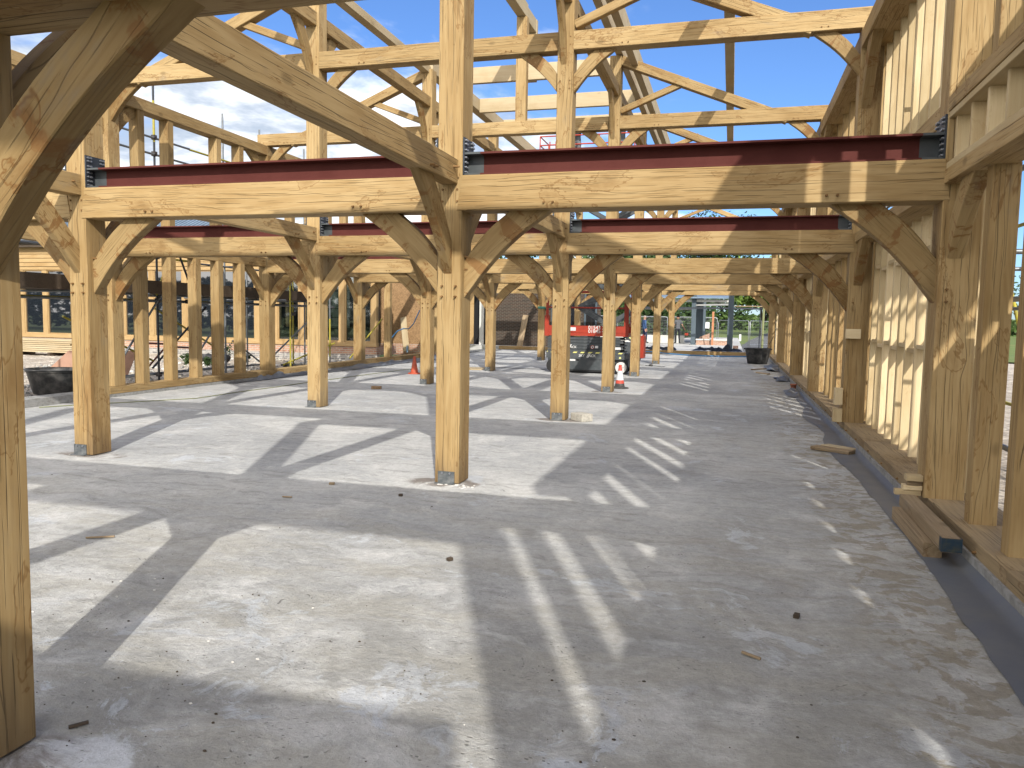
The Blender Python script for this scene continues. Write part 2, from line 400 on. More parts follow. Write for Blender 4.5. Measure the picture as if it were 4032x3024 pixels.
class MB:
    """collects shapes in world coordinates, then links them as one mesh whose origin is at `at`"""
    def __init__(s): s.v = []; s.f = []; s.sm = []; s.mi = []
    def add(s, vs, fs, smooth=False, mi=0):
        n = len(s.v); s.v += [Vector(v) for v in vs]; s.f += [[i + n for i in f] for f in fs]
        s.sm += [smooth] * len(fs); s.mi += [mi] * len(fs)
    def box(s, a, b, ch=0, M=None, mi=0):
        x0, y0, z0 = a; x1, y1, z1 = b
        vs = [Vector((x, y, z)) for z in (z0, z1) for x, y in ((x0, y0), (x1, y0), (x1, y1), (x0, y1))]
        fs = [(0, 3, 2, 1), (4, 5, 6, 7), (0, 1, 5, 4), (1, 2, 6, 5), (2, 3, 7, 6), (3, 0, 4, 7)]
        if M: vs = [M @ v for v in vs]
        s.add(vs, fs, False, mi)
    def tube(s, p0, p1, r, r2=None, n=10, cap=True, smooth=True, mi=0):
        p0 = Vector(p0); p1 = Vector(p1); d = (p1 - p0).normalized(); r2 = r if r2 is None else r2
        a = d.orthogonal().normalized(); c = d.cross(a)
        vs = [p + (a * math.cos(t) + c * math.sin(t)) * q for p, q in ((p0, r), (p1, r2)) for t in [2 * math.pi * i / n for i in range(n)]]
        fs = [(i, (i + 1) % n, n + (i + 1) % n, n + i) for i in range(n)]
        s.add(vs, fs, smooth, mi)
        if cap: s.add(vs, [tuple(range(n))[::-1], tuple(range(n, 2 * n))], False, mi)
    def path(s, pts, r, n=8, mi=0):
        pts = [Vector(p) for p in pts]; rings = []; up = Vector((0, 0, 1))
        for i, p in enumerate(pts):
            d = (pts[min(i + 1, len(pts) - 1)] - pts[max(i - 1, 0)]).normalized()
            a = d.cross(up)
            if a.length < .05: a = d.cross(Vector((1, 0, 0)))
            a.normalize(); c = d.cross(a)
            rings.append([p + (a * math.cos(2 * math.pi * k / n) + c * math.sin(2 * math.pi * k / n)) * r for k in range(n)])
        vs = [v for rg in rings for v in rg]; fs = []
        for i in range(len(pts) - 1):
            for k in range(n): fs.append((i * n + k, i * n + (k + 1) % n, (i + 1) * n + (k + 1) % n, (i + 1) * n + k))
        fs += [tuple(range(n))[::-1], tuple(range((len(pts) - 1) * n, len(pts) * n))]
        s.add(vs, fs, True, mi)
    def lathe(s, c, prof, n=24, sx=1, sy=1, cap=False, smooth=True, mi=0, M=None):
        vs = [Vector((c[0] + r * math.cos(2 * math.pi * k / n) * sx, c[1] + r * math.sin(2 * math.pi * k / n) * sy, c[2] + z)) for r, z in prof for k in range(n)]
        if M: vs = [M @ v for v in vs]
        fs = [(i * n + k, i * n + (k + 1) % n, (i + 1) * n + (k + 1) % n, (i + 1) * n + k) for i in range(len(prof) - 1) for k in range(n)]
        s.add(vs, fs, smooth, mi)
        if cap: s.add(vs, [tuple(range((len(prof) - 1) * n, len(prof) * n))], False, mi)
    def prism(s, poly, n, t, mi=0):
        """poly: world points of one face, extruded by vector n*t"""
        k = len(poly); n = Vector(n) * t
        vs = [Vector(q) for q in poly] + [Vector(q) + n for q in poly]
        s.add(vs, [tuple(range(k))[::-1], tuple(range(k, 2 * k))] + [(i, (i + 1) % k, k + (i + 1) % k, k + i) for i in range(k)], False, mi)
    def build(s, name, mat, parent=None, at=None, M=None, mats=None):
        M = M or Matrix.Translation(at if at is not None else (s.v[0] if s.v else (0, 0, 0)))
        inv = M.inverted(); me = bpy.data.meshes.new(name)
        me.from_pydata([inv @ v for v in s.v], [], s.f)
        me.polygons.foreach_set('use_smooth', s.sm)
        if mats:
            for q in mats: me.materials.append(MATS[q])
            me.polygons.foreach_set('material_index', s.mi)
        bm = bmesh.new(); bm.from_mesh(me); bmesh.ops.recalc_face_normals(bm, faces=bm.faces); bm.to_mesh(me); bm.free()
        me.update()
        return link(name, me, mat, M, parent)


def tmatrix(p0, p1, up):
    x = (Vector(p1) - Vector(p0)).normalized(); up = Vector(up)
    z = (up - x * up.dot(x)).normalized(); y = z.cross(x)
    M = Matrix((x, y, z)).transposed().to_4x4(); M.translation = Vector(p0)
    return M


RNG = random.Random(5)


def timber(name, p0, p1, w, h, up=(0, 0, 1), mat='oak', sh=(0, 0), ch=.007, wob=.0022, parent=None):
    """sawn timber from p0 to p1 (centre line), w across, h along `up`; sh = slanted shoulders at each end"""
    M = tmatrix(p0, p1, up); L = (Vector(p1) - Vector(p0)).length
    n = max(1, int(L / .45)); vs = []; fs = []; sd_ = RNG.random() * 100
    for i in range(n + 1):
        for k, (a, c) in enumerate(((-1, -1), (1, -1), (1, 1), (-1, 1))):
            for q in (0, 1):
                # two vertices per corner = chamfer
                cy, cz = a * w / 2, c * h / 2
                if (q == 0) == (k % 2 == 0): cy -= 0; cz -= c * ch
                else: cy -= a * ch
                x = L * i / n
                if i == 0: x -= sh[0] * (1 - (cz / h + .5))
                if i == n: x += sh[1] * (1 - (cz / h + .5))
                if wob:
                    j = noise.noise_vector(Vector((x * .9 + sd_, k * 3.1, 1.7))) * wob
                    cy += j.y * a * 1.6; cz += j.z * c * 1.2
                vs.append((x, cy, cz))
    for i in range(n):
        for k in range(8): fs.append((i * 8 + k, i * 8 + (k + 1) % 8, (i + 1) * 8 + (k + 1) % 8, (i + 1) * 8 + k))
    fs += [tuple(range(8))[::-1], tuple(range(n * 8, n * 8 + 8))]
    me = bpy.data.meshes.new(name); me.from_pydata(vs, [], fs); me.polygons.foreach_set('use_smooth', [False] * len(fs))
    bm = bmesh.new(); bm.from_mesh(me); bmesh.ops.recalc_face_normals(bm, faces=bm.faces); bm.to_mesh(me); bm.free()
    return link(name, me, mat, M, parent)


PEG = None


def peg(parent, pos, d, L=.035, r=.0125, mat='dark_oak'):
    d = Vector(d) + Vector((RNG.uniform(-.2, .2), RNG.uniform(-.2, .2), RNG.uniform(-.3, .1))) * .5
    d.normalize(); m_ = MB(); L *= RNG.uniform(.6, 1.3)
    m_.tube(Vector(pos) - d * .01, Vector(pos) + d * L, r, r * .75, 8)
    return m_.build('peg', mat, parent, at=pos)


def brace(name, O, d, n, t, zi=.83, ze=.47, xi=.86, xe=.44, sag=.075, down=-1, mat='oak_brace', parent=None):
    """curved knee brace in the corner O between an upright and a level timber; d = level direction away from the upright"""
    O = Vector(O); d = Vector(d); n = Vector(n).normalized(); Zv = Vector((0, 0, down))
    def arc(a, b_, s_):
        a = Vector(a); b_ = Vector(b_); ch_ = b_ - a; nn = Vector((-ch_.y, ch_.x)).normalized()
        mid_ = (a + b_) / 2
        if (mid_ + nn).length > (mid_ - nn).length: nn = -nn      # towards the corner
        return [a.lerp(b_, k / 9) + nn * s_ * (4 * (k / 9) * (1 - k / 9)) for k in range(10)]
    inn = arc((0, zi), (xi, 0), sag); ext = arc((0, ze), (xe, 0), sag * .55)
    inn[0] = Vector((-.012, zi)); ext[0] = Vector((-.012, ze)); inn[-1] = Vector((xi, -.012)); ext[-1] = Vector((xe, -.012))
    poly = inn + ext[::-1]
    P = [O + d * q.x + Zv * q.y - n * t / 2 for q in poly]
    mb = MB(); k = len(P) // 2
    vs = P + [q + n * t for q in P]; N = len(P)
    fs = [(i, i + 1, N - 2 - i, N - 1 - i) for i in range(k - 1)]
    fs += [tuple(N + q for q in f) for f in fs]
    fs += [(i, (i + 1) % N, N + (i + 1) % N, N + i) for i in range(N)]
    mb.add(vs, fs)
    M = tmatrix(O + Zv * zi, O + d * xi, n)
    ob = mb.build(name, mat, parent, M=M)
    bv = ob.modifiers.new('bevel', 'BEVEL'); bv.width = .006; bv.limit_method = 'ANGLE'; bv.angle_limit = R(40)
    return ob


def text(s_, size, pos, rot, mat, parent, name='lettering', shear=0, off=0):
    cu = bpy.data.curves.new(name, 'FONT'); cu.body = s_; cu.size = size; cu.extrude = .0015; cu.shear = shear; cu.offset = off
    tmp = bpy.data.objects.new(name, cu); COL.objects.link(tmp); bpy.context.view_layer.update()
    me = bpy.data.meshes.new_from_object(tmp.evaluated_get(bpy.context.evaluated_depsgraph_get())); bpy.data.objects.remove(tmp)
    me.materials.clear(); me.materials.append(MATS[mat]); o = bpy.data.objects.new(name, me); COL.objects.link(o)
    M = Matrix.Translation(pos) @ rot.to_4x4(); o.parent = parent; o.matrix_basis = WM[parent.name].inverted() @ M; WM[o.name] = M
    return o

# ------------------------------------------------------------------ the setting: slab, ground, road
def sheet(name, poly, z, mat, th=0, kind='structure'):
    mb = MB()
    if th: mb.prism([(x, y, z) for x, y in poly], (0, 0, -1), th)
    else: mb.add([(x, y, z) for x, y in poly], [tuple(range(len(poly)))])
    return tag(mb.build(name, mat, at=(0, 0, 0)), kind=kind)


sheet('floor_slab', [(-8.46, -14), (4.72, -14), (4.72, 30.6), (-8.46, 30.6)], 0, 'slab', .3)
sheet('far_floor_slab', [(-16, 31.2), (3.4, 31.2), (3.4, 64), (-16, 64)], .16, 'far_slab', .4)


def terrain(name, x0, x1, y0, y1, nx, ny, fn, mat):
    vs = [(x0 + (x1 - x0) * i / nx, y0 + (y1 - y0) * j / ny, 0) for j in range(ny + 1) for i in range(nx + 1)]
    vs = [(x, y, fn(x, y)) for x, y, _ in vs]
    fs = [(j * (nx + 1) + i, j * (nx + 1) + i + 1, (j + 1) * (nx + 1) + i + 1, (j + 1) * (nx + 1) + i) for j in range(ny) for i in range(nx)]
    mb = MB(); mb.add(vs, fs, True); return tag(mb.build(name, mat, at=(0, 0, 0)), kind='structure')


def nz(x, y, s): return noise.noise(Vector((x * s, y * s, 3.3)))
def gz_(y): return -.10 - .36 * min(1, max(0, (y - 34) / 22)) + .75 * min(1, max(0, (y - 62) / 60)) + max(0, y - 125) * .012
terrain('ground', -400, 400, -250, 600, 80, 170, lambda x, y: gz_(y) - .22, 'grass')
terrain('rubble_ground', -27, -8.8, -6, 18.45, 150, 190, lambda x, y: -.05 + .05 * nz(x, y, .8) + .05 * abs(nz(x, y, 3)) + .03 * nz(x, y, 9) - .05 * max(0, -9.2 - x < 0), 'rubble')
terrain('gravel_ground', 4.95, 16, -10, 34, 60, 170, lambda x, y: -.12 + .03 * nz(x, y, 2) + .02 * nz(x, y, 7), 'rubble')
terrain('grass_slope', -60, 90, 36, 130, 60, 60, lambda x, y: gz_(y) + .03 * nz(x, y, .4), 'grass')
RL = [(3.3, 34), (3.55, 41.5), (3.3, 52), (3.6, 60), (4.6, 74), (6.3, 92), (9.5, 118)]
RR = [(9, 34), (9, 41.5), (9, 52), (9.2, 60), (9.8, 74), (12, 92), (16, 118)]
mb = MB()
def dens(P): 
    o_ = []
    for a, b_ in zip(P, P[1:]):
        for k in range(6): t = k / 6; o_.append((a[0] + (b_[0] - a[0]) * t, a[1] + (b_[1] - a[1]) * t))
    return o_ + [P[-1]]
A_, B_ = dens(RL), dens(RR)
mb.add([(x, y, gz_(y) + .035) for x, y in A_] + [(x, y, gz_(y) + .035) for x, y in B_], [(i, i + 1, len(A_) + i + 1, len(A_) + i) for i in range(len(A_) - 1)])
tag(mb.build('road', 'asphalt', at=(0, 0, 0)), kind='structure')

# ------------------------------------------------------------------ the oak frame
FY = {-2: -10.24, -1: -5.121, 0: 0, 1: 5.086, 2: 10.27, 3: 15.41, 4: 22.07, 5: 29.3}
ZB = {-2: 2.61, -1: 2.61, 0: 2.65, 1: 2.65, 2: 2.65, 3: 2.65, 4: 2.72, 5: 2.78}
ORD = {-2: 'hindmost', -1: 'foreground', 0: 'first', 1: 'second', 2: 'third', 3: 'fourth', 4: 'fifth', 5: 'last'}
ROWX = {'D': XD, 'A': POSTS_A, 'B': 0.0, 'C': XC}
RW = {'D': .28, 'A': .25, 'B': .25, 'C': .30}
RN = {'D': 'left stud wall', 'A': 'left row', 'B': 'middle row', 'C': 'right wall'}
BN = {'DA': 'left bay', 'AB': 'middle bay', 'BC': 'right bay'}
PD = .285
ZT0, ZT1 = 5.78, 6.06
POST = {}
for f, y in FY.items():
    for rw_ in 'DABC':
        if f == -1 and rw_ in 'D' or f == -2 and rw_ in 'AD': continue
        x = ROWX[rw_]; wd = RW[rw_]
        z0 = {'D': .2, 'C': .2}.get(rw_, .15 if f == 5 else .012)
        z1 = 7.34 if rw_ in 'AB' else ZT0
        if f < 0: z1 = 5.78
        o = timber('oak_post', (x + wd / 2, y + PD / 2, z0), (x + wd / 2, y + PD / 2, z1), wd, PD, (0, -1, 0), 'oak_foot' if rw_ in 'AB' else 'oak')
        extra = {('B', 0): 'large central oak post standing on a steel shoe in the concrete floor',
                 ('B', -1): 'oak post cut by the left edge of the picture, nearest the camera',
                 ('A', 0): 'oak post with a steel shoe and dark smudge, left of the central post',
                 ('C', 0): 'thick oak post of the right wall under the near red steel beam'}.get((rw_, f))
        tag(o, extra or 'square oak post of the %s in the %s cross frame' % (RN[rw_], ORD[f]), 'post', 'oak posts of the timber frame')
        POST[rw_, f] = o
        if rw_ in 'AB' and f < 5:
            m_ = MB(); sx = x + (.0 if rw_ == 'A' else .032)
            m_.box((sx, y - .008, .004), (sx + .172, y + .0, .125)); m_.box((sx - .03, y - .035, .002), (sx + .165, y + .02, .010))
            s = m_.build('steel_shoe', 'galvanised', o)
            for bx in (.045, .125):
                m_ = MB(); m_.tube((sx + bx, y - .006, .108), (sx + bx, y - .018, .108), .011, n=6); m_.build('bolt', 'bolt', s)
        if f <= 3:
            for px, pz in ((.055, 1.935), (.055, 1.835), (.195, 1.935), (.195, 1.835)):
                if rw_ == 'C' and px > .1: continue
                if rw_ == 'C': px = .07
                peg(o, (x + px, y, pz), (0, -1, 0))
            for px, pz in ((.05, 2.85), (.05, 2.74), (.2, 2.85), (.2, 2.74)):
                if rw_ in 'CD': continue
                peg(o, (x + px, y, pz), (0, -1, 0), L=.012)
        if rw_ in 'AB' and f in (0, 1, 2):
            for pz in (2.22, 2.10): peg(o, (x + .25, y + .09, pz), (1, 0, 0), L=.05); peg(o, (x + .25, y + .2, pz - .03), (1, 0, 0), L=.04)
        if rw_ in 'AB' and f in (1, 2):
            for px, pz in ((.05, 5.32), (.2, 5.32), (.05, 5.2), (.2, 5.2), (.2, 5.86), (.2, 5.98)): peg(o, (x + px, y, pz), (0, -1, 0), L=.01)

for f, y in FY.items():
    zb = ZB[f]; yc = y + .14
    for bay, (a, c_) in (('DA', 'DA'), ('AB', 'AB'), ('BC', 'BC')):
        if f == -1 and bay == 'DA' or f == -2 and bay != 'BC': continue
        x0 = ROWX[a] + RW[a]; x1 = ROWX[c_]
        o = timber('oak_beam', (x0, yc - .005, zb + .165), (x1, yc - .005, zb + .165), .285, .33, (0, 0, 1), 'oak', sh=(.05, .05))
        tag(o, {('BC', 0): 'deep oak beam under the near red steel, stained grey along its top at the right',
                ('AB', 0): 'deep oak beam from the left post to the central post, first cross frame',
                ('BC', -1): 'dark underside of the oak beam crossing the top left corner'}.get((bay, f)) or
            'deep oak floor beam of the %s cross frame spanning the %s' % (ORD[f], BN[bay]), 'beam', 'oak beams across the building')
        if f <= 3:
            for s_, X0 in ((1, x0), (-1, x1)):
                for k in (.80, .885): peg(o, (X0 + s_ * k, y - .005, zb + .06), (0, -1, 0), L=.03)
        # knee braces below
        for s_, X0, rr in ((1, x0, a), (-1, x1, c_)):
            if f == -1 and bay == 'AB' and s_ == 1: continue
            if f == 5 and bay == 'DA': continue
            tz = f * 7 % 3 * .01
            bo = brace('curved_brace', (X0, y + .15, zb), (s_, 0, 0), (0, 1, 0), .13 if f > -1 else .12, zi=.84 + tz, xi=.86 + tz, ze=.48 if f > -1 else .55, xe=.46 if f > -1 else .58)
            side = 'right' if s_ == 1 else 'left'
            tag(bo, {('B', -1, 1): 'huge curved oak brace in shadow filling the top left corner',
                     ('B', 0, 1): 'curved oak brace rising right from the large central post',
                     ('B', 0, -1): 'curved oak brace rising left from the large central post',
                     ('C', 0, -1): 'curved brace with rust-brown stains meeting the near right wall post'}.get((rr, f, s_)) or
                'curved oak brace rising %s from the %s post, %s cross frame' % (side, RN[rr].replace('row', 'row').replace('stud wall', 'wall'), ORD[f]),
                'brace', 'curved knee braces under the floor beams')
    # red steel beams
    bays = {-2: 'BC', -1: 'AB BC', 0: 'DA AB BC', 1: 'DA AB BC', 2: 'DA'}.get(f, '').split()
    for bay in bays:
        a, c_ = bay; x0 = ROWX[a] + RW[a]; x1 = ROWX[c_]; zt = zb + .335; zs = zb + .545
        root = empty('steel_beam', (x0, yc, zt))
        tag(root, 'red primed steel I-beam lying on the oak beam, %s cross frame, %s' % (ORD[f], BN[bay]), 'steel beam', 'red steel beams')
        m_ = MB()
        for q in ((-.125, zs - .018, .125, zs), (-.125, zt, .125, zt + .014), (-.006, zt + .014, .006, zs - .016)):
            m_.box((x0 + .16, yc + q[0], q[1]), (x1 - .16, yc + q[2], q[3]))
        m_.build('girder', 'red_primer', root)
        for X0, s_ in ((x0, 1), (x1, -1)):
            m_ = MB()
            for q in ((-.126, zs - .019, .126, zs + .001), (-.126, zt - .001, .126, zt + .015), (-.008, zt + .014, .008, zs - .016)):
                xa, xb = sorted((X0 + s_ * .015, X0 + s_ * .17)); m_.box((xa, yc + q[0], q[1]), (xb, yc + q[2], q[3]))
            m_.build('beam_end', 'grey_primer', root)
            m_ = MB(); xa, xb = sorted((X0 + s_ * .001, X0 + s_ * .016)); m_.box((xa, y + .005, zt), (xb, y + .28, zs + .14))
            pt = m_.build('end_plate', 'dark_steel', root)
            if f < 2:
                for by in (.03, .07, .21, .25):
                    for bz in (.03, .075, .12, .165, .235, .29, .325)[: 7]:
                        m_ = MB(); m_.tube((X0 + s_ * .014, y + by, zt + bz), (X0 + s_ * .035, y + by, zt + bz), .011, n=6)
                        m_.build('bolt', 'bolt', pt)

# longitudinal floor beams and their braces on rows D, A, B
fk = [-1, 0, 1, 2, 3, 4, 5]
for rw_ in 'DAB':
    for f, f2 in zip(([-2] if rw_ == 'B' else []) + fk, fk if rw_ == 'B' else fk[1:]):
        if rw_ != 'B' and f == -1: y0 = -5.121
        y0 = FY[f] + PD; y1 = FY[f2]; x = ROWX[rw_]
        zt = 3.13 if rw_ != 'D' else 3.03
        o = timber('oak_beam', (x + .12, y0, zt - .115), (x + .12, y1, zt - .115), .165, .23, (0, 0, 1), 'oak')
        tag(o, 'long oak beam above head height receding to the central post' if (rw_, f) == ('B', -1) else
            'oak beam along the %s between the %s and %s cross frames' % (RN[rw_], ORD[f], ORD[f2]), 'beam', 'oak beams along the building')
        if f <= 1:
            for k in (.12, .62, .7): peg(o, (x + .2, y1 - k, zt - .15 + (.06 if k < .2 else -.03)), (1, 0, 0), L=.05)
        for yy, s_, ff in ((y0, 1, f), (y1, -1, f2)):
            if (f == -1 and s_ == 1 and rw_ != 'B') or (f == -2 and s_ == 1): continue
            bo = brace('curved_brace', (x + .11, yy, zt - .23), (0, s_, 0), (1, 0, 0), .085, zi=.86, ze=.55, xi=.86, xe=.5, sag=.05)
            tag(bo, 'narrow brace leaning toward the camera from the central post' if (rw_, ff, s_) == ('B', 0, -1) else
                'narrow brace along the %s, %s frame, %s side' % (RN[rw_], ORD[ff], 'far' if s_ == 1 else 'near'), 'brace', 'narrow braces along the rows')

# upper storey: tie beams, principal rafters, struts, plates
for f, y in FY.items():
    yc = y + .14
    if f < 0: segs = [(ROWX['B'] + .25, XC + .3, 'right')]
    elif f == 0: segs = [(XD, POSTS_A, 'left'), (POSTS_A + .25, 0, 'middle'), (.25, XC + .3, 'right')]
    else: segs = [(XD, POSTS_A, 'left'), (POSTS_A + .25, 0, 'middle'), (.25, XC + .3, 'right')]
    for x0, x1, nm in segs:
        if f == 5 and nm != 'right': continue
        o = timber('tie_beam', (x0, yc - .02, (ZT0 + ZT1) / 2), (x1, yc - .02, (ZT0 + ZT1) / 2), .24, ZT1 - ZT0, (0, 0, 1), 'oak')
        tag(o, 'high level oak tie beam of the %s cross frame, %s span' % (ORD[f], nm), 'tie beam', 'high tie beams')
        if 0 < f < 4:
            for X0 in ((x0 + .75, x0 + .84), (x1 - .75, x1 - .84)):
                for q in X0: peg(o, (q, y - .0, ZT0 + .05), (0, -1, 0), L=.015)
    if f >= 0:
        cs = [(POSTS_A, -1, 'A'), (POSTS_A + .25, 1, 'A'), (0, -1, 'B'), (.25, 1, 'B'), (XC, -1, 'C'), (XD + .28, 1, 'D')]
        for X0, s_, rr in cs:
            if f == 5 and rr != 'C' and rr != 'B': continue
            bo = brace('curved_brace', (X0, y + .13, ZT0), (s_, 0, 0), (0, 1, 0), .1, zi=.64, ze=.36, xi=.66, xe=.33, sag=.05)
            tag(bo, 'high curved brace under the %s tie beam, %s of the %s post' % (ORD[f], 'right' if s_ == 1 else 'left', RN[rr].replace('stud wall', 'wall')), 'brace', 'high curved braces under the tie beams')
        # principal rafters: from the tie end up to the post
        for xp, s_, rr in ((.25, 1, 'B'), (POSTS_A, -1, 'A')):
            if f == 5 and rr == 'A': continue
            xa = xp; za = 7.34 - .1; xe_ = xp + s_ * 3.35; ze_ = za - 3.35 * .405
            dx = Vector((s_, 0, -.405)).normalized()
            o = timber('principal_rafter', Vector((xa, yc - .03, za)), Vector((xe_ + s_ * .12, yc - .03, ze_ - .05)), .2, .19, (0, 0, 1), 'oak')
            tag(o, 'sloping oak rafter on the %s side of the %s cross frame' % ('right' if s_ == 1 else 'left', ORD[f]), 'rafter', 'sloping oak rafters')
            o = timber('roof_strut', Vector((xp, yc - .02, 6.18)), Vector((xp + s_ * 1.45, yc - .02, 6.18 + .56)), .12, .125, (0, 0, 1), 'oak')
            tag(o, 'thin oak strut propping the %s rafter of the %s cross frame' % ('right' if s_ == 1 else 'left', ORD[f]), 'strut', 'oak struts propping the rafters')

for rw_ in 'AB':
    for f, f2 in zip(fk[1:], fk[2:]):
        y0 = FY[f] + PD; y1 = FY[f2]; x = ROWX[rw_]
        o = timber('oak_beam', (x + .115, y0, 6.6), (x + .115, y1, 6.6), .2, .23, (0, 0, 1), 'oak')
        tag(o, 'upper oak beam along the %s from the %s to the %s cross frame' % (RN[rw_], ORD[f], ORD[f2]), 'beam', 'upper oak beams along the rows')
        for yy, s_, ff in ((y0, 1, f), (y1, -1, f2)):
            bo = brace('curved_brace', (x + .1, yy, 6.485), (0, s_, 0), (1, 0, 0), .085, zi=.95, ze=.6, xi=.62, xe=.33, sag=.07)
            tag(bo, 'upper narrow brace on the %s, %s cross frame, %s side' % (RN[rw_], ORD[ff], 'far' if s_ == 1 else 'near'), 'brace', 'upper narrow braces along the rows')


def member(name, label, cat, group, a, b_, mat='glulam', ch=.004):
    """axis aligned timber given by two corners"""
    a = Vector(a); b_ = Vector(b_); d = b_ - a; ax = max(range(3), key=lambda i: abs(d[i])); c_ = (a + b_) / 2
    p0 = c_.copy(); p1 = c_.copy(); p0[ax] = a[ax]; p1[ax] = b_[ax]
    up = (0, 0, 1) if ax != 2 else (0, -1, 0)
    w_, h_ = {0: (abs(d[1]), abs(d[2])), 1: (abs(d[0]), abs(d[2])), 2: (abs(d[0]), abs(d[1]))}[ax]
    o = timber(name, p0, p1, w_, h_, up, mat, ch=ch, wob=.0006 if mat != 'oak' else .002)
    return tag(o, label, cat, group)


# purlins
for f, f2 in zip(fk[1:5], fk[2:6]):
    y0 = FY[f] + .1; y1 = FY[f2] + .1
    for xx, zz_, nm in ((2.45, 6.62, 'right'), (-6.74, 6.62, 'left')):
        if nm == 'left': continue
        member('purlin', 'planed purlin on the right roof slope from the %s to the %s rafter' % (ORD[f], ORD[f2]), 'purlin', 'planed purlins', (xx, y0, zz_), (xx + .17, y1, zz_ + .21))
    if f2 >= 2:
        ff = f
        member('purlin', 'upper planed purlin beside the middle row, %s to %s cross frame' % (ORD[f], ORD[f2]), 'purlin', 'planed purlins', (.46, y0 if f > 0 else 3.2, 7.10), (.61, y1, 7.46))
        member('purlin', 'planed wall plate over the middle row posts, %s to %s cross frame' % (ORD[f], ORD[f2]), 'purlin', 'planed purlins', (.12, y0, 7.36), (.27, y1, 7.66))
        if f == 1: member('purlin', 'slim planed plate over the left row, second to third cross frame', 'purlin', 'planed purlins', (-4.40, 5.2, 7.27), (-4.21, 10.4, 7.43))
        else: member('purlin', 'planed wall plate over the left row posts, %s to %s cross frame' % (ORD[f], ORD[f2]), 'purlin', 'planed purlins', (-4.40, y0, 7.30), (-4.16, y1, 7.62))
member('purlin', 'planed plate end over the left row above the first cross frame', 'purlin', 'planed purlins', (-4.40, 3.6, 7.27), (-4.21, 5.19, 7.43))
for yy, nm in ((11.25, 'near'), (13.85, 'middle'), (16.2, 'far')):
    member('joist', 'pale laminated joist spanning the roof lantern opening, the %s one' % nm, 'joist', 'pale lantern joists', (-4.15, yy, 7.25 + (.0 if yy < 12 else 0)), (.12, yy + .12, 7.62))
    RNG.random()
member('king_post', 'slender king post on the third tie beam carrying the ridge', 'post', 'king posts', (-2.14, 10.33, 6.06), (-1.9, 10.52, 8.36), 'oak')
member('king_post', 'short pale king post on the near lantern joist', 'post', 'king posts', (-2.19, 11.38, 7.25), (-1.94, 11.5, 8.66), 'glulam')
member('ridge_beam', 'pale ridge beam ending on the slender king post', 'beam', 'pale ridge beams', (-2.14, 6.4, 8.37), (-1.93, 10.53, 8.68))
member('ridge_beam', 'second pale ridge beam ending on the short king post', 'beam', 'pale ridge beams', (-2.17, 10.54, 8.36), (-1.95, 11.37, 8.66))

for k, w_ in enumerate(('lowest', 'second', 'third', 'fourth', 'fifth', 'topmost')): member('shade_plank', 'boards stacked on the steel behind the camera, %s layer' % w_, 'board', 'boards stacked on the rear steel', (.4, -10.62, 3.21 + .155 * k), (4.2, -10.2, 3.36 + .155 * k), 'glulam')  # planks added out of view to cast the foreground floor shade
# wall plates and sole plates
for f, f2 in zip(fk, fk[1:]):
    y0 = FY[f] + (.0 if f > -1 else -3); y1 = FY[f2] - .003
    if f > -1:
        member('wall_plate', 'oak wall plate on top of the left stud wall, %s bay' % ORD[f], 'wall plate', 'oak wall plates', (XD, y0 - (2 if f == 0 else 0), 5.55), (XD + .28, y1, 5.777), 'oak')
    member('wall_plate', 'oak wall plate on top of the right wall, %s bay' % ORD[f], 'wall plate', 'oak wall plates', (XC, y0 + PD * 0, 5.50), (XC + .48, y1, 5.745), 'oak')
for a, b_, k in ((-10, -1.95, 'nearest'), (-1.947, 3.25, 'second'), (3.253, 8.6, 'third'), (8.603, 14.9, 'fourth'), (14.903, 22.6, 'fifth'), (22.603, 29.6, 'farthest')):
    o = member('sole_plate', 'thick oak sole plate under the right wall, %s length' % k, 'sole plate', 'oak sole plates', (XC + .03, a, .052), (XC + .50, b_, .20), 'sole_wood')
    if k in ('nearest', 'second', 'third', 'fourth'):
        n_ = a + .6
        while n_ < b_:
            if n_ > -4: peg(o, (XC + .03, n_, .13), (-1, 0, 0), L=.022, r=.012)
            n_ += .85
for a, b_, k in ((4.95, 10.6, 'nearest'), (10.603, 16.4, 'second'), (16.403, 21.5, 'farthest')):
    member('sole_plate', 'oak sole plate under the left stud wall, %s length' % k, 'sole plate', 'oak sole plates', (XD - .02, a, .06), (XD + .3, b_, .195), 'oak')
o = member('sole_plate', 'oak sole plate across the far end of the slab', 'sole plate', 'oak sole plates', (XD + .3, 30.62, .02), (4.8, 30.85, .19), 'oak')
m_ = MB(); m_.box((XD - .12, -12, -.28), (XD + .315, 31, .056)); m_.box((XD - .1, -12, .05), (XD + .29, 4.94, .135))
tag(m_.build('block_upstand', 'upstand', at=(XD, 0, 0)), 'low concrete block upstand along the left slab edge', 'upstand')
m_ = MB(); m_.box((XC + .005, -12, .0), (XC + .028, 30, .10)); m_.box((XC + .03, -12, -.3), (XC + .6, 30.6, .05))
tag(m_.build('block_upstand', 'upstand', at=(XC, 0, 0)), 'low concrete kerb under the right wall sole plate', 'upstand')

# ---- studs
def stud(x0, x1, y, th, z0, z1, mat, label, group, parent=None):
    return tag(timber('wall_stud', ((x0 + x1) / 2, y + th / 2, z0), ((x0 + x1) / 2, y + th / 2, z1), x1 - x0, th, (0, -1, 0), mat, ch=.003, wob=.0022 if mat == 'oak' else .0012), label, 'stud', group)


NUM = ['first', 'second', 'third', 'fourth', 'fifth', 'sixth', 'seventh', 'eighth', 'ninth', 'tenth', 'eleventh', 'twelfth', 'thirteenth', 'fourteenth', 'fifteenth', 'sixteenth']
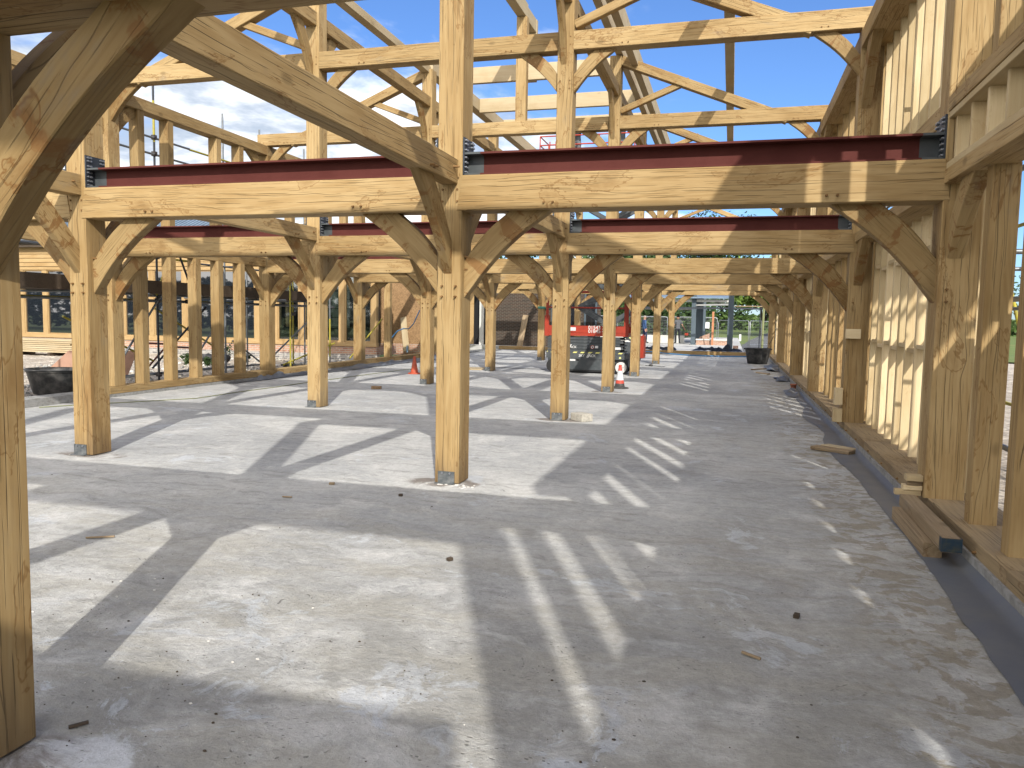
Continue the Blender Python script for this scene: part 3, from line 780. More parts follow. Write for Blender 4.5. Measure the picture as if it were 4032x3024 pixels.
# left wall
for k, yy in enumerate((5.88, 6.72, 7.52, 8.30, 9.14)):
    stud(XD + .04, XD + .26, yy, .17, .195, 2.80, 'oak', '%s oak stud standing on the left sole plate beyond the second frame post' % NUM[k], 'oak studs of the left wall')
for k, yy in enumerate((12.9, 17.6)):
    stud(XD + .04, XD + .26, yy, .17, .195, 2.80, 'oak', '%s lone oak stud of the left wall past the third cross frame' % NUM[k], 'oak studs of the left wall')
for k, yy in enumerate((2.2, 3.0, 3.8, 5.88, 6.72, 8.30, 9.14, 11.4, 12.4, 13.4, 14.4)):
    stud(XD + .04, XD + .26, yy, .17, 3.03, 5.55, 'oak', '%s upper oak stud of the left wall under the wall plate' % NUM[k], 'upper oak studs of the left wall')
for f in (0, 1, 2, 3):
    for yy, s_ in ((FY[f] + PD, 1), (FY[f], -1)):
        if f == 0 and s_ == -1: continue
        bo = brace('curved_brace', (XD + .14, yy, 5.55), (0, s_, 0), (1, 0, 0), .1, zi=.66, ze=.38, xi=.72, xe=.36, sag=.05)
        tag(bo, 'high brace under the left wall plate, %s frame, %s side' % (ORD[f], 'far' if s_ == 1 else 'near'), 'brace', 'high braces of the wall plates')
# right wall: oak studs in the open bays, softwood studs between
for f in (-2, -1):
    y0 = -10.2 if f == -2 else -5.12 + PD; ys = []
    yy = -.83 if f == -1 else -5.95
    k = 0
    while yy > y0:
        stud(XC + .12, XC + .30, yy, .135, .2, 2.79, 'oak', '%s big oak stud of the right wall counted back from the %s frame' % (NUM[k], ORD[f + 1]), 'oak studs of the right wall')
        stud(XC + .10, XC + .27, yy, .135, 3.47, 5.50, 'oak', '%s upper oak stud of the right wall counted back from the %s frame' % (NUM[k], ORD[f + 1]), 'upper oak studs of the right wall')
        yy -= .83; k += 1
    yn = FY[f + 1]
    yb = -10.2 if f == -2 else -5.12 + PD
    t = 'near' if f == -1 else 'rear'
    member('rim_beam', 'oak rim beam of the right wall at head height, %s bay' % t, 'beam', 'rim beams', (XC - .0, yb, 2.78), (XC + .28, yn, 2.895), 'oak')
    member('rail', 'pale softwood rail on the right wall rim beam, %s bay' % t, 'rail', 'softwood rails', (XC + .01, yb, 2.897), (XC + .26, yn, 2.95), 'softwood')
    member('rail', 'pale softwood top rail of the right wall spandrel, %s bay' % t, 'rail', 'softwood rails', (XC + .01, yb, 3.30), (XC + .26, yn, 3.352), 'softwood')
    member('rim_beam', 'oak upper rim beam of the right wall, %s bay' % t, 'beam', 'rim beams', (XC, yb, 3.354), (XC + .28, yn, 3.47), 'oak')
    yy = yn - .09; k = 0
    while yy > yb + .1:
        stud(XC + .05, XC + .25, yy, .047, 2.951, 3.299, 'softwood', '%s short softwood stud between the right wall rails, %s bay' % (NUM[k] if k < 16 else str(k + 1) + 'th', t), 'short softwood studs')
        yy -= .40; k += 1
for f in range(0, 5):
    y0 = FY[f] + PD; y1 = FY[f2] if 0 else FY[f + 1]
    member('rim_beam', 'oak rim beam of the right wall beyond the %s frame' % ORD[f], 'beam', 'rim beams', (XC + .05, y0, 2.80), (XC + .48, y1, 2.93), 'oak')
    member('rim_beam', 'upper oak rim beam of the right wall beyond the %s frame' % ORD[f], 'beam', 'rim beams', (XC + .12, y0, 3.42), (XC + .48, y1, 3.60), 'oak')
    if f in (1, 3):
        ys = [y0 + q for q in (.0, .86, 1.7, 2.55, 3.4, 4.2, 5.0, 5.8) if y0 + q < y1 - .3]
        for k, yy in enumerate(ys):
            stud(XC + .25, XC + .43, yy, .16, .2, 2.8, 'oak', '%s lower oak stud of the right wall beyond the %s frame' % (NUM[k], ORD[f]), 'oak studs of the right wall')
            stud(XC + .25, XC + .43, yy, .16, 3.6, 5.5, 'oak', '%s upper oak stud of the right wall beyond the %s frame' % (NUM[k], ORD[f]), 'upper oak studs of the right wall')
    else:
        n_ = 11; k = 0
        for k in range(n_):
            yy = y0 + .06 + (y1 - y0 - .2) * k / (n_ - 1) + RNG.uniform(-.02, .02)
            a, b_ = XC + .31, XC + .49
            stud(a, b_, yy, .047, .2, 2.8, 'softwood', '%s lower softwood stud of the right wall beyond the %s frame' % (NUM[k], ORD[f]), 'softwood studs of the right wall')
            stud(a, b_, yy, .047, 3.6, 5.5, 'softwood', '%s upper softwood stud of the right wall beyond the %s frame' % (NUM[k], ORD[f]), 'upper softwood studs of the right wall')
            if k < n_ - 1:
                yn = y0 + .06 + (y1 - y0 - .2) * (k + 1) / (n_ - 1)
                for zn, wz in ((1.33 + .05 * (k % 2), 'low'), (2.36 + .05 * (k % 2), 'high')):
                    if f > 2: continue
                    o = member('noggin', '%s %s noggin between softwood studs beyond the %s frame' % (NUM[k], wz, ORD[f]), 'noggin', 'noggins of the right wall', (a + .01, yy + .072, zn), (b_ - .01, yn - .025, zn + .047), 'softwood')
m_ = MB(); m_.box((XC + .1, -17, .2), (XC + .2, -10.4, 5.75)); tag(m_.build('boarded_wall', 'weathered'), 'boarded end of the right wall behind the camera', 'wall')  # solid boarding added out of view to keep stray sun off the floor
# braces of the right wall
for f in range(0, 5):
    bo = brace('curved_brace', (XC + .12, FY[f], 2.79), (0, -1, 0), (1, 0, 0), .12, zi=.62, ze=.3, xi=.62, xe=.3, sag=.04)
    tag(bo, 'short thick brace on the right wall toward the camera at the %s frame' % ORD[f], 'brace', 'braces of the right wall')
    bo = brace('curved_brace', (XC + .1, FY[f] , 5.50), (0, -1, 0), (1, 0, 0), .13, zi=.85, ze=.45, xi=.75, xe=.35, sag=.05)
    tag(bo, 'high thick brace on the right wall toward the camera at the %s frame' % ORD[f], 'brace', 'braces of the right wall')

# ------------------------------------------------------------------ neighbouring timber building on the left
NY = 18.4
nb = empty('timber_building', (-18, NY, 0))
tag(nb, 'low timber clad building with big windows beyond the left wall', 'building')
m_ = MB(); m_.box((-30, NY, .2), (-9.4, NY + .2, .49)); m_.box((-9.6, NY + .2, .2), (-9.4, NY + 1.7, .49)); pl_ = m_.build('brick_plinth', 'brick_red', nb, at=(0, 0, 0))
m_ = MB(); m_.box((-30, NY - .03, -.3), (-9.37, NY + .2, .2)); m_.build('plinth_base', 'brick_blue', nb, at=(0, 0, 0))
timber('sill_beam', (-30, NY + .05, .565), (-9.38, NY + .05, .565), .2, .15, mat='joinery', parent=nb)
timber('head_beam', (-30, NY + .05, 3.28), (-9.38, NY + .05, 3.28), .2, .13, mat='joinery', parent=nb)
for k in range(6):
    z = 3.36 + k * .165
    m_ = MB(); m_.prism([(-30, NY - .075, z), (-30, NY - .04, z + .175), (-30, NY + .02, z + .175), (-30, NY + .02, z)], (1, 0, 0), 20.6)
    m_.build('cladding_board', 'joinery', nb)
m_ = MB(); m_.box((-30, NY + .03, 3.34), (-9.4, NY + .12, 4.35)); m_.build('wall', 'dark_room', nb)
m_ = MB(); m_.prism([(-30, NY - .35, 4.34), (-30, NY - .35, 4.42), (-30, NY + 5.6, 7.1), (-30, NY + 5.6, 7.0)], (1, 0, 0), 15.2)
for k in range(74): m_.prism([(-30 + k * .205, NY - .36, 4.43), (-30 + k * .205, NY - .36, 4.46), (-30 + k * .205, NY + 5.6, 7.14), (-30 + k * .205, NY + 5.6, 7.1)], (1, 0, 0), .035)
m_.build('roof', 'slate', nb)
m_ = MB(); m_.tube((-30, NY - .42, 4.32), (-14.8, NY - .42, 4.32), .065); m_.build('gutter', 'black_plastic', nb)
m_ = MB(); m_.box((-30, NY - .33, 4.10), (-9.4, NY - .30, 4.33)); m_.build('fascia', 'dark_board', nb)
xs = [-26.6, -25.25, -24.08, -22.6, -21.4, -20.3, -18.93, -17.42, -15.9, -14.25, -13.5, -12.4, -10.75, -9.5]
for k, x in enumerate(xs):
    member('mullion', None, None, None, (x - .10, NY - .02, .64), (x + .10, NY + .16, 3.215), 'joinery').parent = nb
for o in [o for o in bpy.data.objects if o.name.startswith('mullion')]: o.matrix_basis = WM[nb.name].inverted() @ WM[o.name]
for k, (a, c_) in enumerate(zip(xs, xs[1:])):
    if c_ - a < .9: continue
    wd = empty('window', ((a + c_) / 2, NY, .64)); wd.parent = nb; wd.matrix_basis = WM[nb.name].inverted() @ WM[wd.name]
    a1, c1 = a + .102, c_ - .102; m_ = MB()
    for q in ((a1, .642, a1 + .045, 3.213), (c1 - .045, .642, c1, 3.213), (a1 + .046, .642, c1 - .046, .69), (a1 + .046, 3.165, c1 - .046, 3.213)):
        m_.box((q[0], NY + .0, q[1]), (q[2], NY + .07, q[3]))
    m_.build('frame', 'joinery', wd)
    m_ = MB(); m_.box((a1 + .046, NY + .05, .691), (c1 - .046, NY + .058, 3.164)); m_.build('pane', 'clear_glass' if x and a > -14.4 else 'dark_glass', wd)
    m_ = MB(); m_.box((a1 + .046, NY + .06, .691), (c1 - .046, NY + .066, 1.15)); m_.build('frosted_band', 'grey_primer', wd)
# inside seen through the glass: dark room, studs, foil insulation with printed lettering
m_ = MB(); m_.box((-30, NY + 4.6, 0), (-11.5, NY + 4.7, 4.2)); m_.box((-30, NY + .3, .3), (-11.5, NY + 4.6, .35)); m_.box((-14.75, NY + .3, .35), (-14.7, NY + 4.6, 4.2)); m_.build('inner_wall', 'dark_room', nb)
for x in (-14.1, -13.75, -13.2, -12.1, -11.35): timber('inner_stud', (x, NY + 1.25, .35), (x, NY + 1.25, 3.2), .12, .1, (0, -1, 0), 'softwood', parent=nb)
for k, (x0, x1) in enumerate(((-13.1, -12.25), (-11.95, -11.0))):
    m_ = MB()
    for j in range(7): m_.box((x0 + .01 * (j % 2), NY + .92 + .02 * (j % 3), .5 + .34 * j), (x1 - .015 * (j % 3), NY + 1.1, .82 + .34 * j))
    fo = m_.build('insulation_pack', 'foil', nb)
    rotv = (Matrix.Rotation(R(90), 3, 'Y') @ Matrix.Rotation(R(90), 3, 'X'))
    for j, (dx, z, s_) in enumerate(((.1, 2.5, 'span'), (.45, 2.75, 'King'), (.62, 1.95, 'Kingspan'), (.2, 1.6, 'Kin'), (.2, 2.1, 'span'), (.45, 1.15, 'King'), (.68, .8, 'K'))):
        t_ = text(s_, .16, (x0 + dx, NY + .905, z), Matrix.Rotation(R(90), 3, 'X') @ Matrix.Rotation(R(-90), 3, 'Z'), 'ink', fo)

# ------------------------------------------------------------------ scaffold outside the left wall
sc = empty('scaffold', (-9.8, 8, 0)); tag(sc, 'tube scaffold with dark boards just outside the left stud wall', 'scaffold')
def tube(parent, p0, p1, mat='tube_grey', name='standard', r=.0242):
    m_ = MB(); m_.tube(p0, p1, r); return m_.build(name, mat, parent, at=p0)
def coupler(parent, p):
    m_ = MB(); p = Vector(p); m_.box(p - Vector((.045, .045, .05)), p + Vector((.045, .045, .05))); m_.tube(p + Vector((.05, -.05, -.02)), p + Vector((.12, -.07, .01)), .012, n=6); return m_.build('coupler', 'coupler', parent)
for x, y, z1, mt in ((-9.8, 3.2, 3.2, 'tube_grey'), (-9.8, 7.84, 6.66, 'dark_steel'), (-9.8, 10.3, 6.63, 'tube_grey'), (-9.8, 11.9, 6.6, 'tube_grey'), (-10.08, 14.0, 2.7, 'tube_yellow'), (-9.0, 14.3, 2.6, 'tube_grey'), (-9.8, 14.2, 6.56, 'tube_grey'), (-8.95, 12.0, 2.9, 'tube_yellow'),
                    (-11.0, 8.9, 3.0, 'tube_yellow'), (-11.0, 3.9, 3.2, 'tube_grey'), (-11.0, 13.0, 3.0, 'tube_grey')):
    tube(sc, (x, y, 0), (x, y, z1), mt)
tube(sc, (-9.8, 7.84, 5.4), (-9.8, 7.84, 6.3), 'tube_yellow', 'standard', .0262)
tube(sc, (-9.0, 14.3, .35), (-9.0, 14.3, 1.5), 'tube_yellow', 'standard', .0262)
for y0, y1, z, mt in ((1.5, 9.0, 5.48, 'tube_grey'), (9.0, 13.5, 5.47, 'tube_yellow'), (1.5, 15, 5.12, 'tube_grey'), (2, 8.0, 2.86, 'tube_grey'), (8.0, 9.2, 2.84, 'tube_yellow'), (9.2, 14, 2.8, 'tube_grey'), (2, 16, 1.86, 'tube_grey')):
    tube(sc, (-9.78, y0, z), (-9.78, y1, z), mt, 'ledger')
for y0, y1, z, mt in ((2, 7.3, 1.90, 'tube_yellow'), (7.3, 9.3, 1.9, 'tube_grey'), (9.3, 11, 1.9, 'tube_yellow'), (11, 16, 1.9, 'tube_grey')):
    tube(sc, (-10.7, y0 + .8, z), (-10.7, y1 + .8, z), mt, 'ledger')
for y in (3.1, 3.5, 5.2, 6.9, 8.6, 10.4, 12.2, 14.0): tube(sc, (-11.1, y, 2.0), (-9.2, y, 2.0), 'tube_grey', 'transom')
for a, b_, mt in (((-9.75, 6.3, .2), (-9.75, 7.9, 2.0), 'tube_grey'), ((-9.75, 8.3, 3.4), (-9.75, 9.1, 1.9), 'dark_steel'), ((-9.75, 7.75, 2.0), (-9.75, 8.35, 3.2), 'tube_yellow'), ((-9.85, 7.7, .35), (-9.85, 9.6, 1.75), 'dark_steel'),
                  ((-10.6, 6.0, 1.5), (-10.6, 8.6, .45), 'tube_yellow'), ((-10.6, 8.7, 1.7), (-10.6, 11.4, .5), 'tube_yellow'), ((-9.8, 8.8, .2), (-9.8, 10.4, 1.8), 'tube_grey'), ((-9.8, 10.6, .9), (-9.8, 11.9, .25), 'tube_grey'),
                  ((-9.9, 12.3, .25), (-9.4, 14.1, 1.6), 'tube_grey'), ((-9.3, 12.2, .2), (-9.0, 14.6, .75), 'tube_yellow'), ((-8.9, 15.4, .25), (-8.9, 17.8, 1.5), 'tube_yellow'), ((-9.75, 7.7, 4.3), (-9.75, 8.3, 5.6), 'tube_grey'), ((-10, 13.4, 2.9), (-10, 14.0, 2.1), 'dark_steel')):
    tube(sc, a, b_, mt, 'diagonal_brace')
for y0, y1, z in ((5.5, 12.2, .2), (6.5, 12.4, .12)): tube(sc, (-9.9 - (z < .15) * .9, y0, z), (-9.9 - (z < .15) * .9, y1, z), 'tube_grey', 'ledger')
for p_ in ((-9.8, 7.84, 5.5), (-9.8, 7.84, 5.14), (-9.8, 7.84, 2.86), (-9.8, 7.84, 1.88), (-9.8, 7.84, .2), (-10.06, 14, 1.62), (-9.8, 10.3, 5.2), (-9.7, 8.75, 1.88), (-9.8, 11.9, 5.47), (-9.8, 3.2, 1.9)): coupler(sc, p_)
for k, x in enumerate((-9.72, -9.96, -10.2, -10.44, -10.68)):
    m_ = MB(); m_.box((x - .11, 1.6, 2.03), (x + .11, 15.2 - (k % 2) * .4, 2.07)); m_.build('scaffold_board', 'dark_board', sc)
m_ = MB(); m_.box((-9.58, 1.6, 2.03), (-9.545, 11.3, 2.31)); m_.box((-9.58, 11.32, 2.02), (-9.545, 15.1, 2.29)); m_.build('toe_board', 'dark_board', sc)

# scaffold outside the right wall: lifts of boards shade it
s2 = empty('scaffold', (5.6, 0, 0)); tag(s2, 'tube scaffold with boarded lifts outside the right wall, seen between its studs', 'scaffold')
for y in (-9, -6.6, -4.2, -1.75, .7, 3.1, 5.5, 8, 11, 14, 17.5, 21, 25, 29):
    for x in (5.0, 6.3): tube(s2, (x, y, -.1), (x, y, 5.4 if x < 6 else 5.8))
    for z in (2.30, 4.52): tube(s2, (4.8, y + .06, z), (6.5, y + .06, z), 'tube_grey', 'transom')
for z, mt in ((1.87, 'tube_grey'), (2.95, 'tube_yellow'), (.62, 'tube_yellow'), (4.46, 'tube_grey')):
    for x in (5.03, 6.33): tube(s2, (x, -10, z), (x, 30, z), mt if x > 6 else 'tube_grey', 'ledger')
for y in (-6.6, -1.75, 3.1, 8, 14): tube(s2, (6.36, y, .1), (6.36, y + 2.4, 2.9), 'tube_yellow', 'diagonal_brace')
for z in (2.33, 4.55):
    for k in range(5): m_ = MB(); m_.box((5.04 + k * .245, -19, z), (5.265 + k * .245, 30 if z > 3 else -1.2 + .1 * k, z + .038)); m_.build('scaffold_board', 'weathered', s2)
    m_ = MB(); m_.box((6.28, -19, z + .04), (6.31, 30 if z > 3 else -1, z + .26)); m_.build('toe_board', 'dark_board', s2)

# ------------------------------------------------------------------ things around the left wall
def tub(label, c_, r0_, r1, h, cat='mortar tub', rz=0):
    t_ = MB(); t_.lathe(c_, [(r0_ * .96, 0), (r0_, .015), (r1 * .95, h * .86), (r1 * .97, h - .05), (r1, h - .045), (r1, h), (r1 - .018, h), (r1 * .93, h - .06), (r0_ * .93, .03), (.001, .03)], 32, sx=1.12, sy=.92)
    t_.lathe(c_, [(.001, .0), (r0_ * .96, 0)], 32, sx=1.12, sy=.92)
    o = t_.build('mortar_tub', 'black_plastic', at=c_); tag(o, label, cat)
    t_ = MB(); t_.lathe(c_, [(r1, h - .012), (r1 + .028, h - .012), (r1 + .03, h), (r1 - .004, h + .006)], 32, sx=1.12, sy=.92); t_.build('rim', 'black_plastic', o)
    for s_ in (-1, 1):
        t_ = MB(); t_.box((c_[0] + s_ * r1 * 1.14 - .02, c_[1] - .09, c_[2] + h - .05), (c_[0] + s_ * r1 * 1.14 + .02, c_[1] + .09, c_[2] + h - .01)); t_.build('handle', 'black_plastic', o)
    return o
tub('black plastic mortar tub with chalky dust outside the left slab edge', (-9.42, 4.62, .06), .36, .48, .47)
tub('black plastic mortar tub standing on the slab at the far right', (3.80, 24.5, .005), .33, .44, .60)
o = tub('small black tub lying low behind the third left wall post', (-9.2, 12.5, .0), .2, .26, .2)

ts = empty('timber_stack', (-21, 15.6, 0)); tag(ts, 'long stack of pale planed boards in front of the neighbouring windows', 'timber stack')
for k in range(7):
    for j in range(3):
        member('board', None, None, None, (-25.0, 15.2 + j * .25, .10 + k * .068), (-19.7 + .15 * ((k * 3 + j) % 4), 15.435 + j * .25, .155 + k * .068), 'glulam').parent = ts
for o in [o for o in bpy.data.objects if o.name.startswith('board')]: o.matrix_basis = WM[ts.name].inverted() @ WM[o.name]
m_ = MB(); [m_.box((x, 15.1, -.05), (x + .1, 16.1, .095)) for x in (-24, -22.3, -20.6)]; m_.build('bearer', 'dark_board', ts)
m_ = MB(); m_.prism([(-13.0, 7.6, .0), (-11.5, 8.75, .0), (-11.3, 8.9, .66), (-12.5, 8.0, .66)], (.5, -.7, .1), .018)
tag(m_.build('plywood_sheet', 'ply_pink'), 'pink faced plywood sheet leaning in the rubble behind the left tub', 'plywood sheet')
tr_ = empty('trestle', (-10.4, 8.7, 0)); tag(tr_, 'dark red steel builders trestle outside the left wall', 'trestle')
for a, b_ in (((-11.0, 8.8, .86), (-10.5, 9.0, .84)), ((-10.2, 8.6, .8), (-9.5, 8.6, .79)), ((-11.0, 8.8, .86), (-11.05, 8.8, 0)), ((-10.5, 9, .84), (-10.5, 9, 0)), ((-10.16, 8.6, .84), (-10.2, 8.6, 0)), ((-9.5, 8.6, .8), (-9.5, 8.6, .0)), ((-10.45, 8.95, .84), (-11.0, 8.6, .05))):
    m_ = MB(); m_.tube(a, b_, .024, n=8); m_.build('tube', 'red_oxide', tr_)
RNG2 = random.Random(11)
def leafcloud(name, c_, rad, n, size, mat, label=None, cat=None, group=None, parent=None, lumps=9, seed=0, flat=.9):
    rr = random.Random(seed * 7 + 3); L = [(Vector((rr.uniform(-1, 1) * rad[0] * .62, rr.uniform(-1, 1) * rad[1] * .62, rr.uniform(-.75, .8) * rad[2] * .7)), rr.uniform(.30, .55)) for _ in range(lumps)]
    vs = []; fs = []
    for i in range(n):
        lc, lr = L[rr.randrange(lumps)]
        d = Vector((rr.gauss(0, 1), rr.gauss(0, 1), rr.gauss(0, 1))).normalized() * (rr.random() ** .4)
        p_ = lc + Vector((d.x * rad[0], d.y * rad[1], d.z * rad[2])) * lr + Vector(c_)
        a = Vector((rr.gauss(0, 1), rr.gauss(0, 1), rr.gauss(0, .6))).normalized(); b_ = a.orthogonal().normalized(); s_ = size * rr.uniform(.5, 1.3)
        k = len(vs); vs += [p_ - a * s_, p_ + b_ * s_ * .5, p_ + a * s_, p_ - b_ * s_ * .5]; fs.append((k, k + 1, k + 2, k + 3))
    m_ = MB(); m_.add(vs, fs); o = m_.build(name, mat, parent, at=c_); return tag(o, label, cat, group)
for k, (x, y, r_, lb) in enumerate(((-12.7, 14.2, .42, 'leafy green weed growing in rubble, the tallest one'), (-12.0, 14.3, .22, 'small green weed to the right of the tallest weed'), (-13.3, 13.2, .2, 'small sprawling weed beside the corrugated pipe'), (-12.4, 13.0, .16, 'low weed clump on the rubble near the sole plate'))):
    bs = empty('weed', (x, y, 0)); tag(bs, lb, 'weed', 'weeds in the rubble')
    m_ = MB(); [m_.tube((x, y, 0), (x + RNG2.uniform(-.2, .2), y + RNG2.uniform(-.1, .1), r_ * 1.5), .008, .003, 5) for _ in range(5)]; m_.build('stem', 'leaf_mid', bs)
    leafcloud('foliage', (x, y, r_ * .95), (r_, r_ * .7, r_), 420, .035, 'leaf_dark', parent=bs, seed=k)
m_ = MB(); m_.path([(-13.6 + .12 * k, 13.7, .22 + .03 * math.sin(k * 2.4)) for k in range(13)], .12, 12)
tag(m_.build('drain_pipe', 'black_plastic'), 'black corrugated pipe lying in the rubble by the weeds', 'pipe')
st_ = MB(); rr = random.Random(4)
for _ in range(900):
    x, y = rr.uniform(-17, -9.0), rr.uniform(4, 18); s_ = rr.uniform(.02, .08); z = 0
    st_.lathe((x, y, z - s_ * .2), [(s_ * .3, -s_ * .3), (s_, 0), (s_ * .7, s_ * .6), (s_ * .1, s_ * .8)], 6, sx=rr.uniform(.6, 1.3), smooth=False, mi=rr.randrange(3))
tag(st_.build('stones', None, mats=['concrete_block', 'plaster', 'upstand'], at=(0, 0, 0)), kind='stuff')

# steel column, OSB sheet, planks, far brick wall
m_ = MB(); m_.box((-10.32, 21.0, 0), (-10.14, 21.02, 4)); m_.box((-10.32, 21.18, 0), (-10.14, 21.2, 4)); m_.box((-10.24, 21.021, 0), (-10.225, 21.179, 4))
tag(m_.build('steel_column', 'column_blue'), 'blue grey steel column beside the chipboard panel on the left', 'column', 'blue grey steel columns')
ob_ = empty('chipboard_wall', (-10.8, 24.5, 0)); tag(ob_, 'orange brown chipboard panel over brick at the far left corner', 'wall')
m_ = MB(); m_.box((-12.6, 24.5, .40), (-9.1, 24.6, 3.8)); m_.build('board', 'osb', ob_, at=(0, 24.5, 0))
m_ = MB(); m_.box((-12.6, 24.48, -.1), (-9.1, 24.7, .40)); m_.build('brick_base', 'brick_red', ob_, at=(0, 0, 0))
def plank(label, a, b_, w_, t_, mat, up=(0, -1, 0)):
    return tag(timber('plank', a, b_, w_, t_, up, mat, ch=.003, wob=.001), label, 'plank')
plank('pale plank leaning on the chipboard panel', (-10.7, 24.1, .1), (-11.0, 24.42, 1.55), .28, .03, 'glulam')
plank('weathered plank leaning on the dark brick wall', (-7.62, 31.35, .05), (-7.45, 31.95, 1.75), .30, .04, 'weathered')
bt = empty('water_bottle', (-10.2, 23.0, .1)); tag(bt, 'clear plastic water bottle standing in front of the leaning pale plank', 'bottle')
m_ = MB(); m_.lathe((-10.2, 23.0, .1), [(.04, 0), (.045, .02), (.045, .2), (.015, .27), (.015, .29)], 12); m_.build('body', 'bottle', bt)
m_ = MB(); m_.lathe((-10.2, 23.0, .39), [(.017, 0), (.017, .02), (.001, .021)], 12); m_.build('cap', 'blue_pipe', bt)
bw = empty('brick_wall', (-8, 32, 0)); tag(bw, 'dark brown brick wall at the far end with a dark doorway', 'wall')
m_ = MB(); m_.box((-9.6, 32.0, .1), (-3.6, 32.25, 4.2)); m_.build('wall', 'brick_dark', bw, at=(0, 0, 0))
m_ = MB(); m_.box((-12.5, 32.6, 0), (-9.6, 32.7, 4)); m_.build('doorway', 'dark_room', bw, at=(0, 0, 0))
m_ = MB(); m_.box((-9.95, 31.9, .1), (-9.72, 32.0, 3.2)); m_.build('post', 'render_white', bw, at=(0, 0, 0))
m_ = MB(); m_.box((-10.9, 31.7, .2), (-10.2, 31.75, 3.0)); m_.build('board', 'joinery', bw, at=(0, 0, 0))
for x0, x1, z0, z1 in ((-6.1, -4.7, .9, 3.1), (-4.4, -3.75, .6, 3.1)):
    m_ = MB(); [m_.box((q[0], 31.93, q[1]), (q[2], 32.02, q[3])) for q in ((x0, z0, x0 + .09, z1), (x1 - .09, z0, x1, z1), (x0 + .09, z0, x1 - .09, z0 + .09), (x0 + .09, z1 - .09, x1 - .09, z1))]
    wn = m_.build('window', 'column_blue', bw); m_ = MB(); m_.box((x0 + .09, 31.95, z0 + .09), (x1 - .09, 31.96, z1 - .09)); m_.build('pane', 'dark_glass', wn)
m_ = MB(); m_.path([(-10.9, 22.0, .05), (-10.6, 22, .55), (-10.2, 22, 1.0), (-9.95, 22, 1.1), (-9.7, 22.0, 1.1), (-9.5, 22, 1.3), (-9.24, 22, 1.85)], .022)
tag(m_.build('blue_hose', 'blue_pipe'), 'blue water pipe looping up in front of the chipboard panel', 'pipe')
m_ = MB(); m_.path([(-3.5, 30.4, .04), (-.9, 30.35, .12), (-.1, 30.2, .06), (1.0, 29.7, .03), (2.3, 29.5, .03), (3.4, 30.1, .03), (4.3, 30.3, .03)], .028)
tag(m_.build('blue_hose', 'blue_pipe'), 'blue water pipe lying along the far sole plate', 'pipe')
def blanket(name, label, cat, mat, x0, x1, y0, y1, z, amp, nx=24, ny=8, fr=3.0, at=None):
    vs = []; fs = []
    for j in range(ny + 1):
        for i in range(nx + 1):
            u_, v_ = i / nx, j / ny; x = x0 + (x1 - x0) * u_; y = y0 + (y1 - y0) * v_
            e = math.sin(math.pi * v_) * math.sin(math.pi * u_) ** .5
            vs.append((x + .12 * nz(x, y, 1.7), y + .12 * nz(y, x, 1.3), z + amp * (abs(nz(x, y, fr)) + .35 * abs(nz(x, y, fr * 2.7))) * (.25 + e)))
    fs = [(j * (nx + 1) + i, j * (nx + 1) + i + 1, (j + 1) * (nx + 1) + i + 1, (j + 1) * (nx + 1) + i) for j in range(ny) for i in range(nx)]
    m_ = MB(); m_.add(vs, fs, True); return tag(m_.build(name, mat, at=(x0, y0, z)), label, cat)
blanket('black_sheet', 'black plastic sheet bunched over the far sole plate beside the steel column', 'sheet', 'black_sheet', 1.0, 3.3, 31.0, 31.9, .18, .42)
blanket('black_sheet', 'black plastic sheet crumpled beyond the far sole plate left of the bright slab', 'sheet', 'black_sheet', -1.6, .2, 31.0, 31.8, .17, .35)
for k, (y0, y1) in enumerate(((8.4, 12.6), (12.5, 19.5), (18.0, 23.5))):
    blanket('membrane', 'crumpled dark membrane along the left slab edge, the %s piece' % ('nearest', 'middle', 'farthest')[k], 'membrane', 'membrane', XD + .34, XD + .62 + .2 * k, y0, y1, .008, .16, 8, 60, 2.2)

# ------------------------------------------------------------------ items on the slab
def cone(c_, h, mats_, label, sleeve=False):
    x, y = c_; cn_ = empty('traffic_cone', (x, y, 0)); tag(cn_, label, 'traffic cone')
    b_ = .19 * h / .5; m_ = MB()
    m_.lathe((x, y, .003), [(b_ * 1.0, 0), (b_ * 1.02, .012), (b_ * .95, .03), (b_ * .62, .042)], 8 if not sleeve else 6, smooth=False); m_.lathe((x, y, .003), [(.001, .0), (b_, 0)], 8 if not sleeve else 6)
    m_.build('base', mats_[0], cn_)
    def R_(z): return b_ * .60 * (1 - z / h) + .028 * (z / h)
    for k, (z0, z1, mt) in enumerate(mats_[1]):
        m_ = MB(); m_.lathe((x, y, 0), [(R_(z0 * h) + (.003 if 'white' in mt else 0), max(.042, z0 * h)), (R_(z1 * h) + (.003 if 'white' in mt else 0), z1 * h)] + ([(.02, h), (.018, h - .01)] if z1 == 1 else []), 20); m_.build('body' if 'white' not in mt else 'sleeve', mt, cn_)
    if sleeve: m_ = MB(); m_.lathe((x, y, h * .93), [(.034, 0), (.036, .01), (.036, .03), (.028, .04), (.001, .041)], 16); m_.build('cap', 'cone_red', cn_)
cone((-5.78, 13.25), .50, ('cone_orange', [(.08, 1, 'cone_orange')]), 'faded plain orange traffic cone on the left half of the slab')
cone((.27, 11.35), .56, ('rubber', [(.07, .22, 'rubber'), (.22, .36, 'cone_red'), (.36, .76, 'cone_white'), (.76, 1, 'cone_red')]), 'red and white striped traffic cone beside the third middle post', True)
